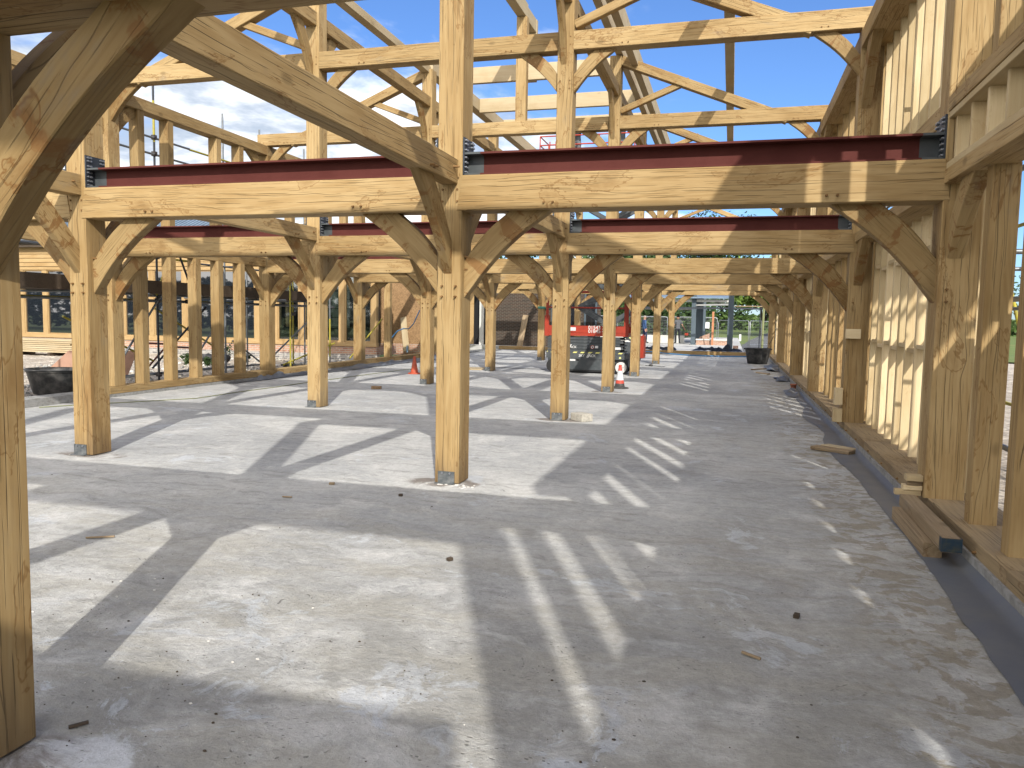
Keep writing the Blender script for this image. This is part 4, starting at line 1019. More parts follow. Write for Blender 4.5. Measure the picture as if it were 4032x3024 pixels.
def brick(name, label, cat, c_, s_, rz, mat, ch=.004):
    M = Matrix.Translation(c_) @ Matrix.Rotation(rz, 4, 'Z'); m_ = MB(); m_.box((-s_[0] / 2, -s_[1] / 2, 0), (s_[0] / 2, s_[1] / 2, s_[2])); m_.v = [M @ v for v in m_.v]
    o = m_.build(name, mat, M=M); bv = o.modifiers.new('bevel', 'BEVEL'); bv.width = ch; return tag(o, label, cat)
brick('concrete_block', 'pale concrete block beside the second middle post', 'block', (.50, 5.2, .004), (.30, .22, .12), R(-42), 'concrete_block')
brick('brick', 'single tan brick lying flat on the left part of the slab', 'brick', (-4.76, 8.66, .004), (.215, .10, .065), R(12), 'brown_brick')
brick('board_sheet', 'pale square board lying flat behind the central post', 'board', (-5.2, 16.0, .004), (1.2, .9, .03), R(8), 'glulam')
# oak offcuts with blue painted end
o = member('oak_offcut', 'weathered baulk with a blue painted end lying on another by the right wall', 'baulk', 'baulks by the right wall', (4.19, -1.36, .115), (4.31, .03, .215), 'weathered')
o['_x'] = 1; del o['_x']
m_ = MB(); m_.box((4.186, -1.364, .118), (4.314, -1.30, .212)); m_.build('painted_end', 'blue_paint', o)
member('oak_offcut', 'weathered baulk on the floor under the blue ended one', 'baulk', 'baulks by the right wall', (4.13, -1.13, .006), (4.25, -.02, .113), 'weathered')
tag(timber('oak_offcut', (3.86, 3.62, .03), (4.28, 3.32, .03), .17, .045, mat='weathered'), 'flat oak offcut lying on the membrane edge', 'offcut')
tag(timber('oak_offcut', (4.02, 3.88, .02), (4.36, 3.56, .022), .17, .04, mat='glulam'), 'paler offcut behind the flat oak offcut', 'offcut')
tag(timber('oak_offcut', (3.5, 20.4, .02), (4.15, 21.4, .02), .09, .035, mat='weathered'), 'longer thin offcut on the slab near the far tub', 'offcut')
tag(timber('oak_offcut', (3.62, 18.9, .02), (3.96, 18.3, .02), .10, .035, mat='weathered'), 'shorter thin offcut on the slab near the far tub', 'offcut')
for k, (x0, y0, z0, x1, y1, z1, mt, lb) in enumerate(((4.16, .06, .20, 4.36, .13, .245, 'softwood', 'lowest pale packer against the near right wall post'), (4.22, .05, .246, 4.365, .15, .285, 'softwood', 'second pale packer from the bottom beside the near right wall post'), (4.25, .07, .286, 4.365, .13, .325, 'weathered', 'brown packer in the pile beside the near right wall post'), (4.24, .04, .326, 4.366, .15, .375, 'softwood', 'topmost packer of the pile beside the near right wall post'),
        (4.62, -1.35, .202, 4.80, -1.27, .245, 'softwood', 'loose packer lying between the nearest right wall studs'), (4.24, 5.0, .21, 4.365, 5.12, .40, 'softwood', 'lower packer pile on the second right wall post'), (4.25, 5.02, .46, 4.365, 5.14, .70, 'softwood', 'upper packer pile on the second right wall post'), (4.36, 5.03, 1.42, 4.56, 5.083, 1.56, 'softwood', 'pale block screwed to the face of the second right wall post'))):
    member('packer', lb, 'packer', 'wood packers', (x0, y0, z0), (x1, y1, z1), mt)
pt_ = MB(); pt_.lathe((4.28, 12.9, .005), [(.055, 0), (.07, .11), (.08, .115), (.08, .14), (.07, .138), (.05, .02), (.001, .02)], 20); tag(pt_.build('plant_pot', 'terracotta', at=(4.28, 12.9, 0)), 'small terracotta coloured pot on the membrane by the right wall', 'pot')
blanket('black_bag', 'crumpled dark blue bag against the right wall sole plate', 'bag', 'membrane', 4.02, 4.38, 15.4, 17.0, .01, .25, 10, 14, 2.4)
blanket('black_bag', 'crumpled grey bag near the far tub by the right wall', 'bag', 'membrane', 4.0, 4.4, 19.8, 22.6, .01, .26, 10, 14, 2.1)
blanket('membrane', 'wrinkled membrane heap below the terracotta pot', 'membrane', 'membrane', 4.05, 4.37, 10.8, 12.7, .008, .16, 10, 20, 2.6)
# damp proof membrane strip along the right wall
vs = []; ny = 150
edge = lambda y: 4.12 + .05 * nz(y, 0, 1.1) + .02 * nz(y, 4, 4) + .05 * max(0, (y - 1) / 8) - .12 * max(0, 1 - abs(y - 3.6) / 1.6) - .16 * max(0, 1 - abs(y - 7.2) / 1.5)
for j in range(ny + 1):
    y = -3.55 + 15.6 * j / ny; e_ = edge(y) - max(0, (-1.5 - y)) * .03
    for i in range(7):
        t_ = i / 6; x = e_ + (4.385 - e_) * t_
        vs.append((x, y, .007 + (.012 + .022 * max(0, min(1, (y - 2.5) / 3))) * abs(nz(x * 2.4, y, 3.1)) * (1 if 0 < i < 6 else .2) + (.05 if i == 6 else 0)))
m_ = MB(); m_.add(vs, [(j * 7 + i, j * 7 + i + 1, (j + 1) * 7 + i + 1, (j + 1) * 7 + i) for j in range(ny) for i in range(6)], True)
tag(m_.build('membrane', 'membrane', at=(4.2, 0, 0)), 'long blue grey damp proof membrane strip along the right wall', 'membrane')
# cables and hose
def gpath(pts, r, name, mat, label, cat='cable'):
    P = []
    for a, b_ in zip(pts, pts[1:]):
        for k in range(6): t_ = k / 6; x = a[0] + (b_[0] - a[0]) * t_; y = a[1] + (b_[1] - a[1]) * t_; P.append((x + .05 * nz(x, y, .9), y + .08 * nz(y, x, .7), r + .004))
    m_ = MB(); m_.path(P, r, 6); return tag(m_.build(name, mat), label, cat)
gpath([(-8.3, 3.2), (-7.64, 4.3), (-6.95, 5.4), (-6.9, 9.3), (-6.6, 15.6), (-4.6, 17.0)], .008, 'garden_line', 'hose_green', 'thin green line snaking along the left side of the slab')
gpath([(-4.6, 17.0), (-2.9, 16.9), (-2.75, 17.3)], .009, 'power_cable', 'cable', 'dark power cable running to the left end of the scissor lift')
cb = gpath([(-.1, 20.9), (.1, 20.6), (.3, 20.7), (.5, 20.3), (.62, 20.8)], .009, 'power_cable', 'cable', 'short dark cable with a plug on the slab right of the lift')
m_ = MB(); m_.lathe((.1, 20.6, .03), [(.001, -.02), (.04, -.01), (.05, .02), (.02, .05), (.001, .05)], 8, sx=1.6); m_.build('plug', 'rubber', cb)
# loose bits that can be told apart
rr = random.Random(8)
for x, y, L_, rz, lb in ((-1.66, -2.64, .19, .5, 'thin brown stick on the floor at the left foreground'), (-.1, -.64, .03, 0, 'dark stone chip in front of the central post'), (.98, -2.28, .035, 1, 'round dark stone in the middle of the floor'), (3.17, -2.62, .04, 1.3, 'dark reddish chip on the right floor'), (.31, -4.75, .07, .9, 'dark splinter at the foot of the nearest post'), (-.93, -.42, .05, .2, 'tan wood chip left of the central post'), (2.96, -3.25, .10, 2.6, 'thin pale splinter on the right foreground floor'), (-1.05, -1.05, .09, .1, 'pale curved shaving left of the central shadow')):
    tag(timber('wood_chip', (x, y, .011), (x + L_ * math.cos(rz), y + L_ * math.sin(rz), .012), .014 if L_ > .05 else .03, .012 if L_ > .05 else .022, mat='weathered' if 'pale' in lb or 'tan' in lb or 'stick' in lb else 'dark_board', ch=.002, wob=0), lb, 'chip')
st_ = MB()
for _ in range(380):
    x = rr.uniform(-6, 4.1) if rr.random() < .5 else rr.gauss(.3, .8); y = rr.choice((rr.uniform(-5.4, -3), rr.uniform(-5.4, 8), rr.gauss(-4.2, .5))); s_ = rr.choice((.002, .003, .003, .004, .006))
    st_.lathe((x, y, .001), [(s_, 0), (s_ * .8, s_ * .7), (s_ * .15, s_ * .9)], 5, sx=rr.uniform(.7, 1.8), smooth=False, mi=rr.choice((0, 1, 1, 2)))
for _ in range(26):
    s_ = rr.uniform(.005, .013); st_.lathe((rr.gauss(.22, .14), rr.gauss(-.02, .07), .001), [(s_, 0), (s_ * .8, s_ * .5), (s_ * .15, s_ * .6)], 5, sx=1.4, smooth=False, mi=2)
tag(st_.build('gravel', None, mats=['upstand', 'dark_board', 'plaster'], at=(0, 0, 0)), kind='stuff')

# ------------------------------------------------------------------ scissor lifts
def bx(parent, name, mat, *boxes):
    m_ = MB(); [m_.box(a, b_) for a, b_ in boxes]; o = m_.build(name, mat, parent); return o
X0, X1, LY = -2.62, -.14, 16.0
sl = empty('scissor_lift', (-1.4, 16.4, 0)); tag(sl, 'lowered scissor lift with red platform rails and dark grey chassis on the slab', 'scissor lift')
ch_ = bx(sl, 'chassis', 'lift_grey', ((X0 + .05, LY + .02, .10), (X1 - .42, LY + .80, .44)), ((X0, LY, .43), (X1 - .05, LY + .82, .60)), ((X1 - .42, LY + .1, .2), (X1, LY + .7, .43)))
bx(ch_, 'skid', 'black_sheet', ((X0 + .1, LY + .0, .045), (X1 - .5, LY + .8, .095)))
for k in range(5):
    z = .635 + k * .092
    ar = bx(sl, 'scissor_arm', 'lift_grey', ((X0 + .03, LY + .03 + .012 * (k % 2), z), (X1 - .25 + .09 * (k % 2), LY + .09, z + .078)), ((X0 + .03, LY + .72, z), (X1 - .2, LY + .78, z + .078)), ((X1 - .3, LY + .1, z + .01), (X1 - .1 - .05 * (k % 2), LY + .7, z + .03)))
    m_ = MB(); m_.tube((-1.36 + .01 * k, LY + .035, z + .04), (-1.36 + .01 * k, LY + .01, z + .04), .028, n=14); m_.build('pivot', 'dark_steel', ar)
bx(sl, 'hazard_strip', 'hazard', ((X0 + .02, LY - .004, .602), (X1 - .1, LY + .02, .640)))
dk = bx(sl, 'platform', 'lift_red', ((X0 - .02, LY - .01, 1.12), (X1, LY + .82, 1.22)), ((X0, LY - .02, 1.215), (X1, LY, 1.42)), ((X0, LY + .8, 1.215), (X1, LY + .82, 1.42)), ((X0 - .06, LY - .03, 1.10), (X0 + .07, LY + .1, 1.72)))
def rails(parent, x0, x1, y0, y1, z0, zm, zt, r, mat, n=3):
    g_ = MB()
    for z in (zm, zt):
        for y in (y0, y1): g_.tube((x0, y, z), (x1, y, z), r, n=8)
        for x in (x0, x1): g_.tube((x, y0, z), (x, y1, z), r, n=8)
    for k in range(n):
        x = x0 + (x1 - x0) * k / (n - 1)
        for y in (y0, y1): g_.tube((x, y, z0), (x, y, zt), r, n=8)
    return g_.build('guard_rail', mat, parent)
rails(sl, X0 + .03, X1 - .03, LY + .02, LY + .79, 1.4, 1.965, 2.44, .022, 'lift_red', 2)
bx(sl, 'gate', 'lift_red', ((X1 - .14, LY + .0, 1.42), (X1 - .02, LY + .06, 2.42)), ((X1 - .02, LY + .1, 1.42), (X1 + .0, LY + .7, 1.5)), ((X0 - .03, LY + .0, 1.42), (X0 + .04, LY + .06, 2.1)))
ld = MB(); [ld.tube((X1 + x, LY + .1, .5), (X1 + x, LY + .1, 1.2), .02) for x in (.28, .42)]; ld.box((X1 + .25, LY + .05, .5), (X1 + .45, LY + .6, 1.16)); ld.build('ladder', 'lift_red', sl)
for x in (-.335, -2.40):
    for y in (LY - .02, LY + .70):
        m_ = MB(); m_.tube((x, y, .205), (x, y + .14, .205), .205, n=32); wh = m_.build('wheel', 'tyre', sl)
        if y < LY and x > -1:
            m_ = MB(); m_.tube((x, y - .004, .205), (x, y + .1, .205), .165, n=32); m_.tube((x, y - .02, .205), (x, y, .205), .035, n=10); m_.build('rim', 'white', wh)
            m_ = MB(); [m_.tube((x + .07 * math.cos(q), y - .012, .205 + .07 * math.sin(q)), (x + .07 * math.cos(q), y, .205 + .07 * math.sin(q)), .013, n=6) for q in (0, 1.26, 2.5, 3.77, 5)]; m_.build('wheel_nut', 'dark_steel', wh)
RX = Matrix.Rotation(R(90), 3, 'X')
text('01543 2', .150, (-1.345, LY - .022, 1.325), RX, 'white', dk, off=.0015); text('01845 4', .150, (-1.345, LY - .022, 1.215), RX, 'white', dk, off=.0015)
# maker's lettering: wide letters with the double slash before the last four
for px_, pz_, s_ in ((-1.62, .495, 1.0), (-2.21, .745, 1.0)):
    text('SKY', .105 * s_, (px_, LY - .003 if pz_ < .6 else LY + .024, pz_), RX, 'white', ch_, shear=.15, off=.0015)
    text('JACK', .105 * s_, (px_ + .275 * s_, LY - .003 if pz_ < .6 else LY + .024, pz_), RX, 'white', ch_, shear=.15, off=.0015)
    m_ = MB(); yy = LY - .004 if pz_ < .6 else LY + .022
    for k in range(2): m_.prism([(px_ + .235 + k * .04, yy, pz_ + .0 - .02), (px_ + .255 + k * .04, yy, pz_ - .02), (px_ + .335 + k * .04, yy, pz_ + .115), (px_ + .305 + k * .04, yy, pz_ + .115)], (0, 1, 0), .002)
    m_.build('logo_slash', 'white', ch_)
def signs(parent, items):
    for x0, z0, x1, z1, mt, y in items:
        m_ = MB(); m_.box((x0, y - .003, z0), (x1, y + .002, z1)); m_.build('sticker', mt, parent)
signs(ch_, ((-1.89, .36, -1.72, .415, 'sign_white', LY + .02), (-1.69, .36, -1.6, .42, 'black_sheet', LY + .018), (-.40, .46, -.34, .52, 'hi_yellow', LY - .001), (-.53, .73, -.36, .80, 'sign_white', LY + .028), (-1.13, .76, -1.04, .83, 'sign_white', LY + .028)))
signs(dk, ((-1.95, 1.27, -1.72, 1.37, 'sign_white', LY - .022),))
m_ = MB(); m_.tube((-1.21, LY + .024, .79), (-1.21, LY + .020, .79), .055, n=24); no = m_.build('prohibition_sign', 'cone_red', ch_)
m_ = MB(); m_.tube((-1.21, LY + .021, .79), (-1.21, LY + .016, .79), .043, n=24); m_.build('disc', 'sign_white', no)
m_ = MB(); m_.prism([(-1.245, LY + .013, .825), (-1.237, LY + .013, .83), (-1.175, LY + .013, .757), (-1.183, LY + .013, .75)], (0, 1, 0), .002); m_.prism([(-1.23, LY + .014, .77), (-1.19, LY + .014, .77), (-1.185, LY + .014, .80), (-1.21, LY + .014, .815), (-1.23, LY + .014, .80)], (0, 1, 0), .001); m_.build('pictogram', 'ink', no)
m_ = MB(); m_.path([(-2.2, LY + .02, 2.2), (-2.0, LY + .05, 1.9), (-1.95, LY + .1, 1.6), (-1.9, LY + .2, 1.45)], .02); m_.build('hose', 'blue_pipe', sl)

s3 = empty('scissor_lift', (-1.5, 20.9, 0)); tag(s3, 'raised scissor lift whose red basket shows above the steel beam, arms behind the first lift', 'scissor lift')
L2 = 20.6
bx(s3, 'chassis', 'lift_grey', ((-2.7, L2, .25), (-.3, L2 + 1.1, .8)))
m_ = MB(); [m_.tube((x, y, .22), (x, y + .16, .22), .22, n=20) for x in (-2.4, -.6) for y in (L2 - .05, L2 + 1.0)]; m_.build('wheel', 'tyre', s3)
zl = .82; n_ = 5; dz = (6.9 - zl) / n_
for k in range(n_):
    for s_ in (0, 1):
        a = (-2.55, L2 + .1, zl + dz * (k + s_)); b_ = (-.45, L2 + .1, zl + dz * (k + 1 - s_))
        for dy in (0, .8):
            o = timber('scissor_arm', Vector(a) + Vector((0, dy + .07 * s_, 0)), Vector(b_) + Vector((0, dy + .07 * s_, 0)), .05, .16, (0, 0, 1), 'lift_grey', ch=.01, wob=0, parent=s3)
        if s_ == 1 and k == 0:
            d_ = (Vector(b_) - Vector(a))
            for q in range(6):
                pp = Vector(a) + d_ * (.52 + .07 * q) + Vector((0, .07 - .03, 0)); dd = d_.normalized(); up_ = Vector((0, 0, 1)); nn = (up_ - dd * up_.dot(dd)).normalized()
                m_ = MB(); m_.prism([pp, pp + dd * .075, pp + dd * .075 + nn * .05 + dd * .02, pp + nn * .05 + dd * .02], (0, 1, 0), .004); m_.build('hazard_mark', 'hi_yellow' if q % 2 else 'white', s3)
bx(s3, 'platform', 'lift_red', ((-4.1, L2, 6.95), (-.85, L2 + 1.4, 7.05)), ((-4.1, L2 - .01, 7.04), (-.85, L2 + .01, 7.2)))
rails(s3, -4.08, -.87, L2 + .02, L2 + 1.38, 7.05, 7.78, 8.09, .022, 'lift_red', 4)
for x in (-3.72, -3.5): m_ = MB(); m_.tube((x, L2 + .02, 7.05), (x, L2 + .02, 7.9), .02); m_.build('rail_post', 'lift_red', s3)

# ------------------------------------------------------------------ people
def person(label, loc, face, mats_, pose, h=1.75, zcut=(.93, 1.48), sleeve=True, hairm='hair', group=None):
    """skinned body: one vertex per joint; face = heading angle of the front (0 = +Y)"""
    J = {'pel': (0, 0, .95), 'spine': (0, .0, 1.12), 'chest': (0, .0, 1.32), 'neck': (0, .0, 1.47), 'head0': (0, .02, 1.55), 'head1': (0, .03, 1.63), 'head2': (0, .01, 1.71),
         'ls': (-.17, 0, 1.41), 'rs': (.17, 0, 1.41), 'lh': (-.09, 0, .92), 'rh': (.09, 0, .92)}
    J.update({k: v for k, v in pose.items()})
    E_ = [('pel', 'spine'), ('spine', 'chest'), ('chest', 'neck'), ('neck', 'head0'), ('head0', 'head1'), ('head1', 'head2'), ('chest', 'ls'), ('ls', 'le'), ('le', 'lw'), ('lw', 'lp'), ('chest', 'rs'), ('rs', 're'), ('re', 'rw'), ('rw', 'rp'),
          ('pel', 'lh'), ('lh', 'lk'), ('lk', 'la'), ('la', 'lt'), ('pel', 'rh'), ('rh', 'rk'), ('rk', 'ra'), ('ra', 'rt')]
    Rd = {'pel': .135, 'spine': .125, 'chest': .15, 'neck': .06, 'head0': .075, 'head1': .095, 'head2': .075, 'ls': .075, 'rs': .075, 'le': .046, 're': .046, 'lw': .03, 'rw': .03, 'lp': .036, 'rp': .036, 'lh': .095, 'rh': .095, 'lk': .062, 'rk': .062, 'la': .045, 'ra': .045, 'lt': .04, 'rt': .04}
    for s_ in 'lr':       # five fingers from each palm
        p_ = Vector(J[s_ + 'p']); w_ = Vector(J[s_ + 'w']); d = (p_ - w_).normalized(); sx = d.cross(Vector((0, 1, .01))).normalized()
        for k, (o_, ln) in enumerate(((-.028, .065), (-.010, .08), (.010, .085), (.027, .075))):
            J['%sf%d' % (s_, k)] = tuple(p_ + sx * o_ + d * ln + Vector((0, .015, 0))); E_.append((s_ + 'p', '%sf%d' % (s_, k))); Rd['%sf%d' % (s_, k)] = .009
        J[s_ + 'th'] = tuple(p_ + Vector((0, .05, 0)) + d * .015); E_.append((s_ + 'p', s_ + 'th')); Rd[s_ + 'th'] = .011
    keys = list(J); me = bpy.data.meshes.new('person'); me.from_pydata([J[k] for k in keys], [(keys.index(a), keys.index(b_)) for a, b_ in E_], [])
    tmp = bpy.data.objects.new('tmp', me); COL.objects.link(tmp)
    sk = tmp.modifiers.new('s', 'SKIN'); 
    for i, k in enumerate(keys):
        v = me.skin_vertices[0].data[i]; q = Rd[k]; v.radius = (q, q * (.72 if k in ('pel', 'spine', 'chest') else 1)) if k in ('pel', 'spine', 'chest') else (q, q); v.use_root = (k == 'pel')
    sb = tmp.modifiers.new('u', 'SUBSURF'); sb.levels = 2; sb.render_levels = 2
    bpy.context.view_layer.update(); dg = bpy.context.evaluated_depsgraph_get(); m2 = bpy.data.meshes.new_from_object(tmp.evaluated_get(dg)); bpy.data.objects.remove(tmp)
    m2.materials.clear()
    for q in mats_: m2.materials.append(MATS[q])      # shirt, trousers, skin, boots
    for p_ in m2.polygons:
        c_ = p_.center; p_.use_smooth = True; arm = abs(c_.x) > .20 and c_.z > .7
        dl = min((c_ - Vector(J[k])).length for k in ('lp', 'rp')); 
        mi = 0 if c_.z > zcut[0] else 1
        if arm: mi = 0 if (sleeve or c_.z > 1.22) else 2
        if dl < .12: mi = 2
        if c_.z > zcut[1]: mi = 2
        if c_.z < .10: mi = 3
        p_.material_index = mi
    m2.name = 'person'; M = Matrix.Translation(loc) @ Matrix.Rotation(face, 4, 'Z') @ Matrix.Scale(h / 1.79, 4)
    o = link('person', m2, None, M); tag(o, label, 'person', group)
    hx = Vector(J['head1']); m_ = MB()       # hair cap, nose, ears, eyes
    m_.lathe(hx + Vector((0, -.012, .018)), [(.101, 0), (.095, .045), (.072, .085), (.001, .108)], 16, sx=.92)
    ho = m_.build('hair', hairm, o, at=(0, 0, 0))
    m_ = MB(); m_.v = []
    fx = hx + Vector((0, .09, -.01)); m_.tube(fx, fx + Vector((0, .03, -.02)), .012, .009, 6); m_.tube(hx + Vector((-.093, 0, -.01)), hx + Vector((-.105, -.01, -.01)), .03, .02, 8); m_.tube(hx + Vector((.093, 0, -.01)), hx + Vector((.105, -.01, -.01)), .03, .02, 8)
    n1_ = m_.build('face', 'skin', o, at=(0, 0, 0)); m_ = MB(); [m_.tube(hx + Vector((s_ * .034, .085, .012)), hx + Vector((s_ * .034, .094, .012)), .008, n=6) for s_ in (-1, 1)]; m_.tube(hx + Vector((-.025, .088, -.045)), hx + Vector((.025, .088, -.045)), .005, n=5); n2_ = m_.build('eyes', 'hair', o, at=(0, 0, 0))
    for q in (ho, n1_, n2_): q.matrix_basis = Matrix.Identity(4)
    return o
def fixhair():
    pass
P1 = {'le': (-.23, -.02, 1.14), 'lw': (-.22, .06, .90), 'lp': (-.21, .08, .83), 're': (.23, -.02, 1.14), 'rw': (.22, .05, .90), 'rp': (.21, .07, .83), 'lk': (-.11, .06, .50), 'la': (-.12, -.10, .09), 'lt': (-.13, .06, .04), 'rk': (.10, .12, .50), 'ra': (.10, .10, .09), 'rt': (.11, .27, .04)}
P2 = {'le': (-.24, .02, 1.16), 'lw': (-.20, .18, 1.00), 'lp': (-.19, .25, .98), 're': (.27, -.03, 1.16), 'rw': (.42, .0, .95), 'rp': (.46, .01, .88), 'lk': (-.12, .03, .50), 'la': (-.13, -.02, .09), 'lt': (-.16, .13, .04), 'rk': (.11, .04, .50), 'ra': (.13, .0, .09), 'rt': (.17, .14, .04)}
SZ = .16
person('man in a blue jumper and navy trousers walking on the far slab', (-2.42, 41.9, SZ), R(-60), ['cloth_blue', 'cloth_navy', 'skin', 'black_sheet'], P1, 1.76, hairm='grey_hair')
person('young man in a grey tee shirt and black trousers on the far slab', (-.42, 42.7, SZ), R(25), ['cloth_grey', 'cloth_dark', 'skin', 'black_sheet'], P2, 1.80, sleeve=False)
P3 = dict(P1); P3.update({'lk': (-.10, .02, .5), 'la': (-.1, -.02, .09), 'rk': (.10, .02, .5), 'ra': (.1, 0, .09), 'rt': (.12, .14, .04), 'le': (-.25, .1, 1.2), 'lw': (-.2, .3, 1.25), 'lp': (-.18, .36, 1.28)})
person('worker in dark clothes standing in the raised red basket, left one', (-2.82, L2 + .5, 7.06), R(150), ['cloth_dark', 'cloth_grey', 'skin', 'black_sheet'], P3, 1.78, group='workers in the raised basket')
person('worker in dark clothes standing in the raised red basket, right one', (-1.24, L2 + .6, 7.06), R(200), ['cloth_dark', 'cloth_grey', 'skin', 'black_sheet'], P3, 1.75, group='workers in the raised basket')

# ------------------------------------------------------------------ beyond the far end
def column(x, y, z1, w_, label, z0=.16):
    m_ = MB(); m_.box((x, y, z0), (x + w_, y + .016, z1)); m_.box((x, y + w_ - .016, z0), (x + w_, y + w_, z1)); m_.box((x + w_ / 2 - .006, y + .0165, z0), (x + w_ / 2 + .006, y + w_ - .0165, z1)); m_.box((x - .06, y - .06, z0), (x + w_ + .06, y + w_ + .06, z0 + .02))
    return tag(m_.build('steel_column', 'column_blue'), label, 'column', 'blue grey steel columns')
column(2.60, 32.7, 4.4, .27, 'thick blue grey steel column nearest beyond the far sole plate', .0)
for k, (x, y) in enumerate(((.44, 41.4), (.52, 45.6), (.57, 49.8), (.62, 54))):
    column(x, y, 4.2, .27, 'blue grey steel column in the receding row, %s' % ('nearest', 'second', 'third', 'farthest')[k])
for k, (a, b_, z, t_, mt) in enumerate((((-16, 41.5), (2.6, 41.5), 2.74, .16, 'render_white'), ((.55, 41.6), (2.7, 38.0), 2.50, .10, 'render_white'), ((-16, 46), (.6, 46), 2.3, .12, 'render_white'), ((-3, 39), (5.0, 39.0), 2.30, .09, 'dark_steel'), ((-6, 37), (2.7, 33), 2.95, .16, 'column_blue'))):
    m_ = MB(); m_.prism([(a[0], a[1], z), (a[0], a[1], z + t_), (b_[0], b_[1], z + t_), (b_[0], b_[1], z)], (0, 1, 0), .12)
    tag(m_.build('steel_beam', mt), 'horizontal light steel member of the far frame, %s' % ('long upper white', 'short white', 'lower white', 'dark lower', 'blue upper slanting')[k], 'steel beam', 'members of the far steel frame')
m_ = MB(); m_.prism([(-16, 41, 2.95), (-16, 41, 3.0), (-16, 50, 3.6), (-16, 50, 3.5)], (1, 0, 0), 18.6); tag(m_.build('canopy_roof', 'slate'), 'pale metal canopy roof over the far slab', 'roof')
m_ = MB(); m_.box((-16, 43.4, .165), (-.05, 43.6, .66)); tag(m_.build('low_wall', 'render_white'), 'low white wall behind the two men', 'wall')
lw = empty('low_wall', (1.6, 41.6, .16)); tag(lw, 'low brick wall with a pale coping beside the steel columns', 'wall')
m_ = MB(); m_.box((.76, 41.5, .163), (2.9, 41.72, .44)); m_.build('bricks', 'brick_red', lw, at=(0, 0, 0)); m_ = MB(); m_.box((.74, 41.46, .442), (2.92, 41.76, .52)); m_.build('coping', 'render_white', lw)
m_ = MB(); m_.prism([(.9, 43, .163), (1.5, 43, .163), (1.5, 43, .85), (.9, 43, .60)], (0, 1, 0), .5); tag(m_.build('brick_stack', 'brick_red', at=(0, 0, 0)), 'sloping stack of bricks beside the receding columns', 'brick stack')
m_ = MB(); m_.box((2.90, 32.6, -.1), (3.15, 33.1, .42)); tag(m_.build('brick_stack', 'brick_red', at=(0, 0, 0)), 'short brick pier at the foot of the thick steel column', 'brick pier')
m_ = MB(); m_.box((1.66, 41.2, .16), (1.78, 41.3, 2.17)); tag(m_.build('timber_prop', 'orange_post'), 'single orange brown post standing on the far slab', 'post')
m_ = MB(); m_.box((-.05, 43.7, .67), (.17, 43.78, .82)); tag(m_.build('red_box', 'lift_red'), 'small red box on the low white wall', 'box')
# ladder and scaffold pole on the right, stick
sc3 = empty('scaffold', (4.4, 35, 0)); tag(sc3, 'scaffold leg and tubes at the far right opening', 'scaffold')
for a, b_, r_, mt in (((4.35, 35, -.3), (4.35, 35, 2.6), .06, 'hose_green'), ((4.2, 35.2, -.3), (4.2, 35.2, 2.6), .024, 'dark_steel'), ((2.9, 35, 2.40), (6, 35, 2.40), .028, 'weathered'), ((2.9, 35.3, 2.27), (6, 35.3, 2.27), .028, 'dark_steel')):
    tube(sc3, a, b_, mt, 'tube', r_)
ldr = empty('ladder', (4.9, 34, -.2)); tag(ldr, 'aluminium ladder standing at the far right opening', 'ladder')
for x in (4.58, 5.0): m_ = MB(); m_.box((x, 34, -.3), (x + .03, 34.07, 1.75)); m_.build('stile', 'fence_wire', ldr)
m_ = MB(); [m_.box((4.6, 34.01, -.1 + .28 * k), (5.0, 34.04, -.06 + .28 * k)) for k in range(7)]; m_.build('rungs', 'fence_wire', ldr)
plank('thin dark stick leaning on the far right post', (4.15, 29.0, .05), (4.6, 29.2, 1.0), .03, .03, 'dark_board')
# site fence panels
def fence_panel(x0, y0, x1, y1, z, label, hh=2.0):
    d = Vector((x1 - x0, y1 - y0, 0)); L_ = d.length; M = Matrix.Translation((x0, y0, z)) @ Matrix.Rotation(math.atan2(d.y, d.x), 4, 'Z')
    fp = empty('fence_panel', (x0, y0, z), math.atan2(d.y, d.x)); tag(fp, label, 'fence panel', 'wire mesh site fence panels')
    m_ = MB(); c_ = .14; pts = [(0.02, 0, 0), (0.02, 0, hh - c_), (.02 + c_ * .3, 0, hh - c_ * .3), (.02 + c_, 0, hh), (L_ - .02 - c_, 0, hh), (L_ - .02 - c_ * .3, 0, hh - c_ * .3), (L_ - .02, 0, hh - c_), (L_ - .02, 0, 0)]
    m_.path(pts, .026, 6); m_.tube((.02, 0, .25), (L_ - .02, 0, .25), .02, n=6); m_.v = [M @ v for v in m_.v]; m_.build('frame', 'fence_wire', fp, M=M)
    m_ = MB(); m_.add([(.02, 0, .25), (L_ - .02, 0, .25), (L_ - .02, 0, hh - .03), (.02, 0, hh - .03)], [(0, 1, 2, 3)]); m_.v = [M @ v for v in m_.v]; m_.build('mesh', 'mesh_infill', fp, M=M)
FP = [(-20, 58), (-15, 58), (-10.5, 58), (-6.4, 58), (-2.2, 58), (1.75, 58), (4.1, 53.5), (5.1, 56.5), (8.2, 55.5)]
for k, (a, b_) in enumerate(zip(FP, FP[1:])):
    fence_panel(a[0] + .04, a[1], b_[0] - .04, b_[1], gz_(min(a[1], b_[1])) + .04, 'wire mesh fence panel, %s from the left' % NUM[k], 2.05 if k > 4 else 2.3)
m_ = MB(); m_.box((.62, 57.7, 1.0), (1.1, 57.75, 1.5)); tag(m_.build('notice', 'sign_white'), 'small white notice fixed to the mesh fence', 'notice')
m_ = MB(); m_.box((3.35, 50.5, .22), (3.5, 50.53, .7)); tag(m_.build('notice', 'sign_white'), 'small white marker sign by the road edge', 'notice')

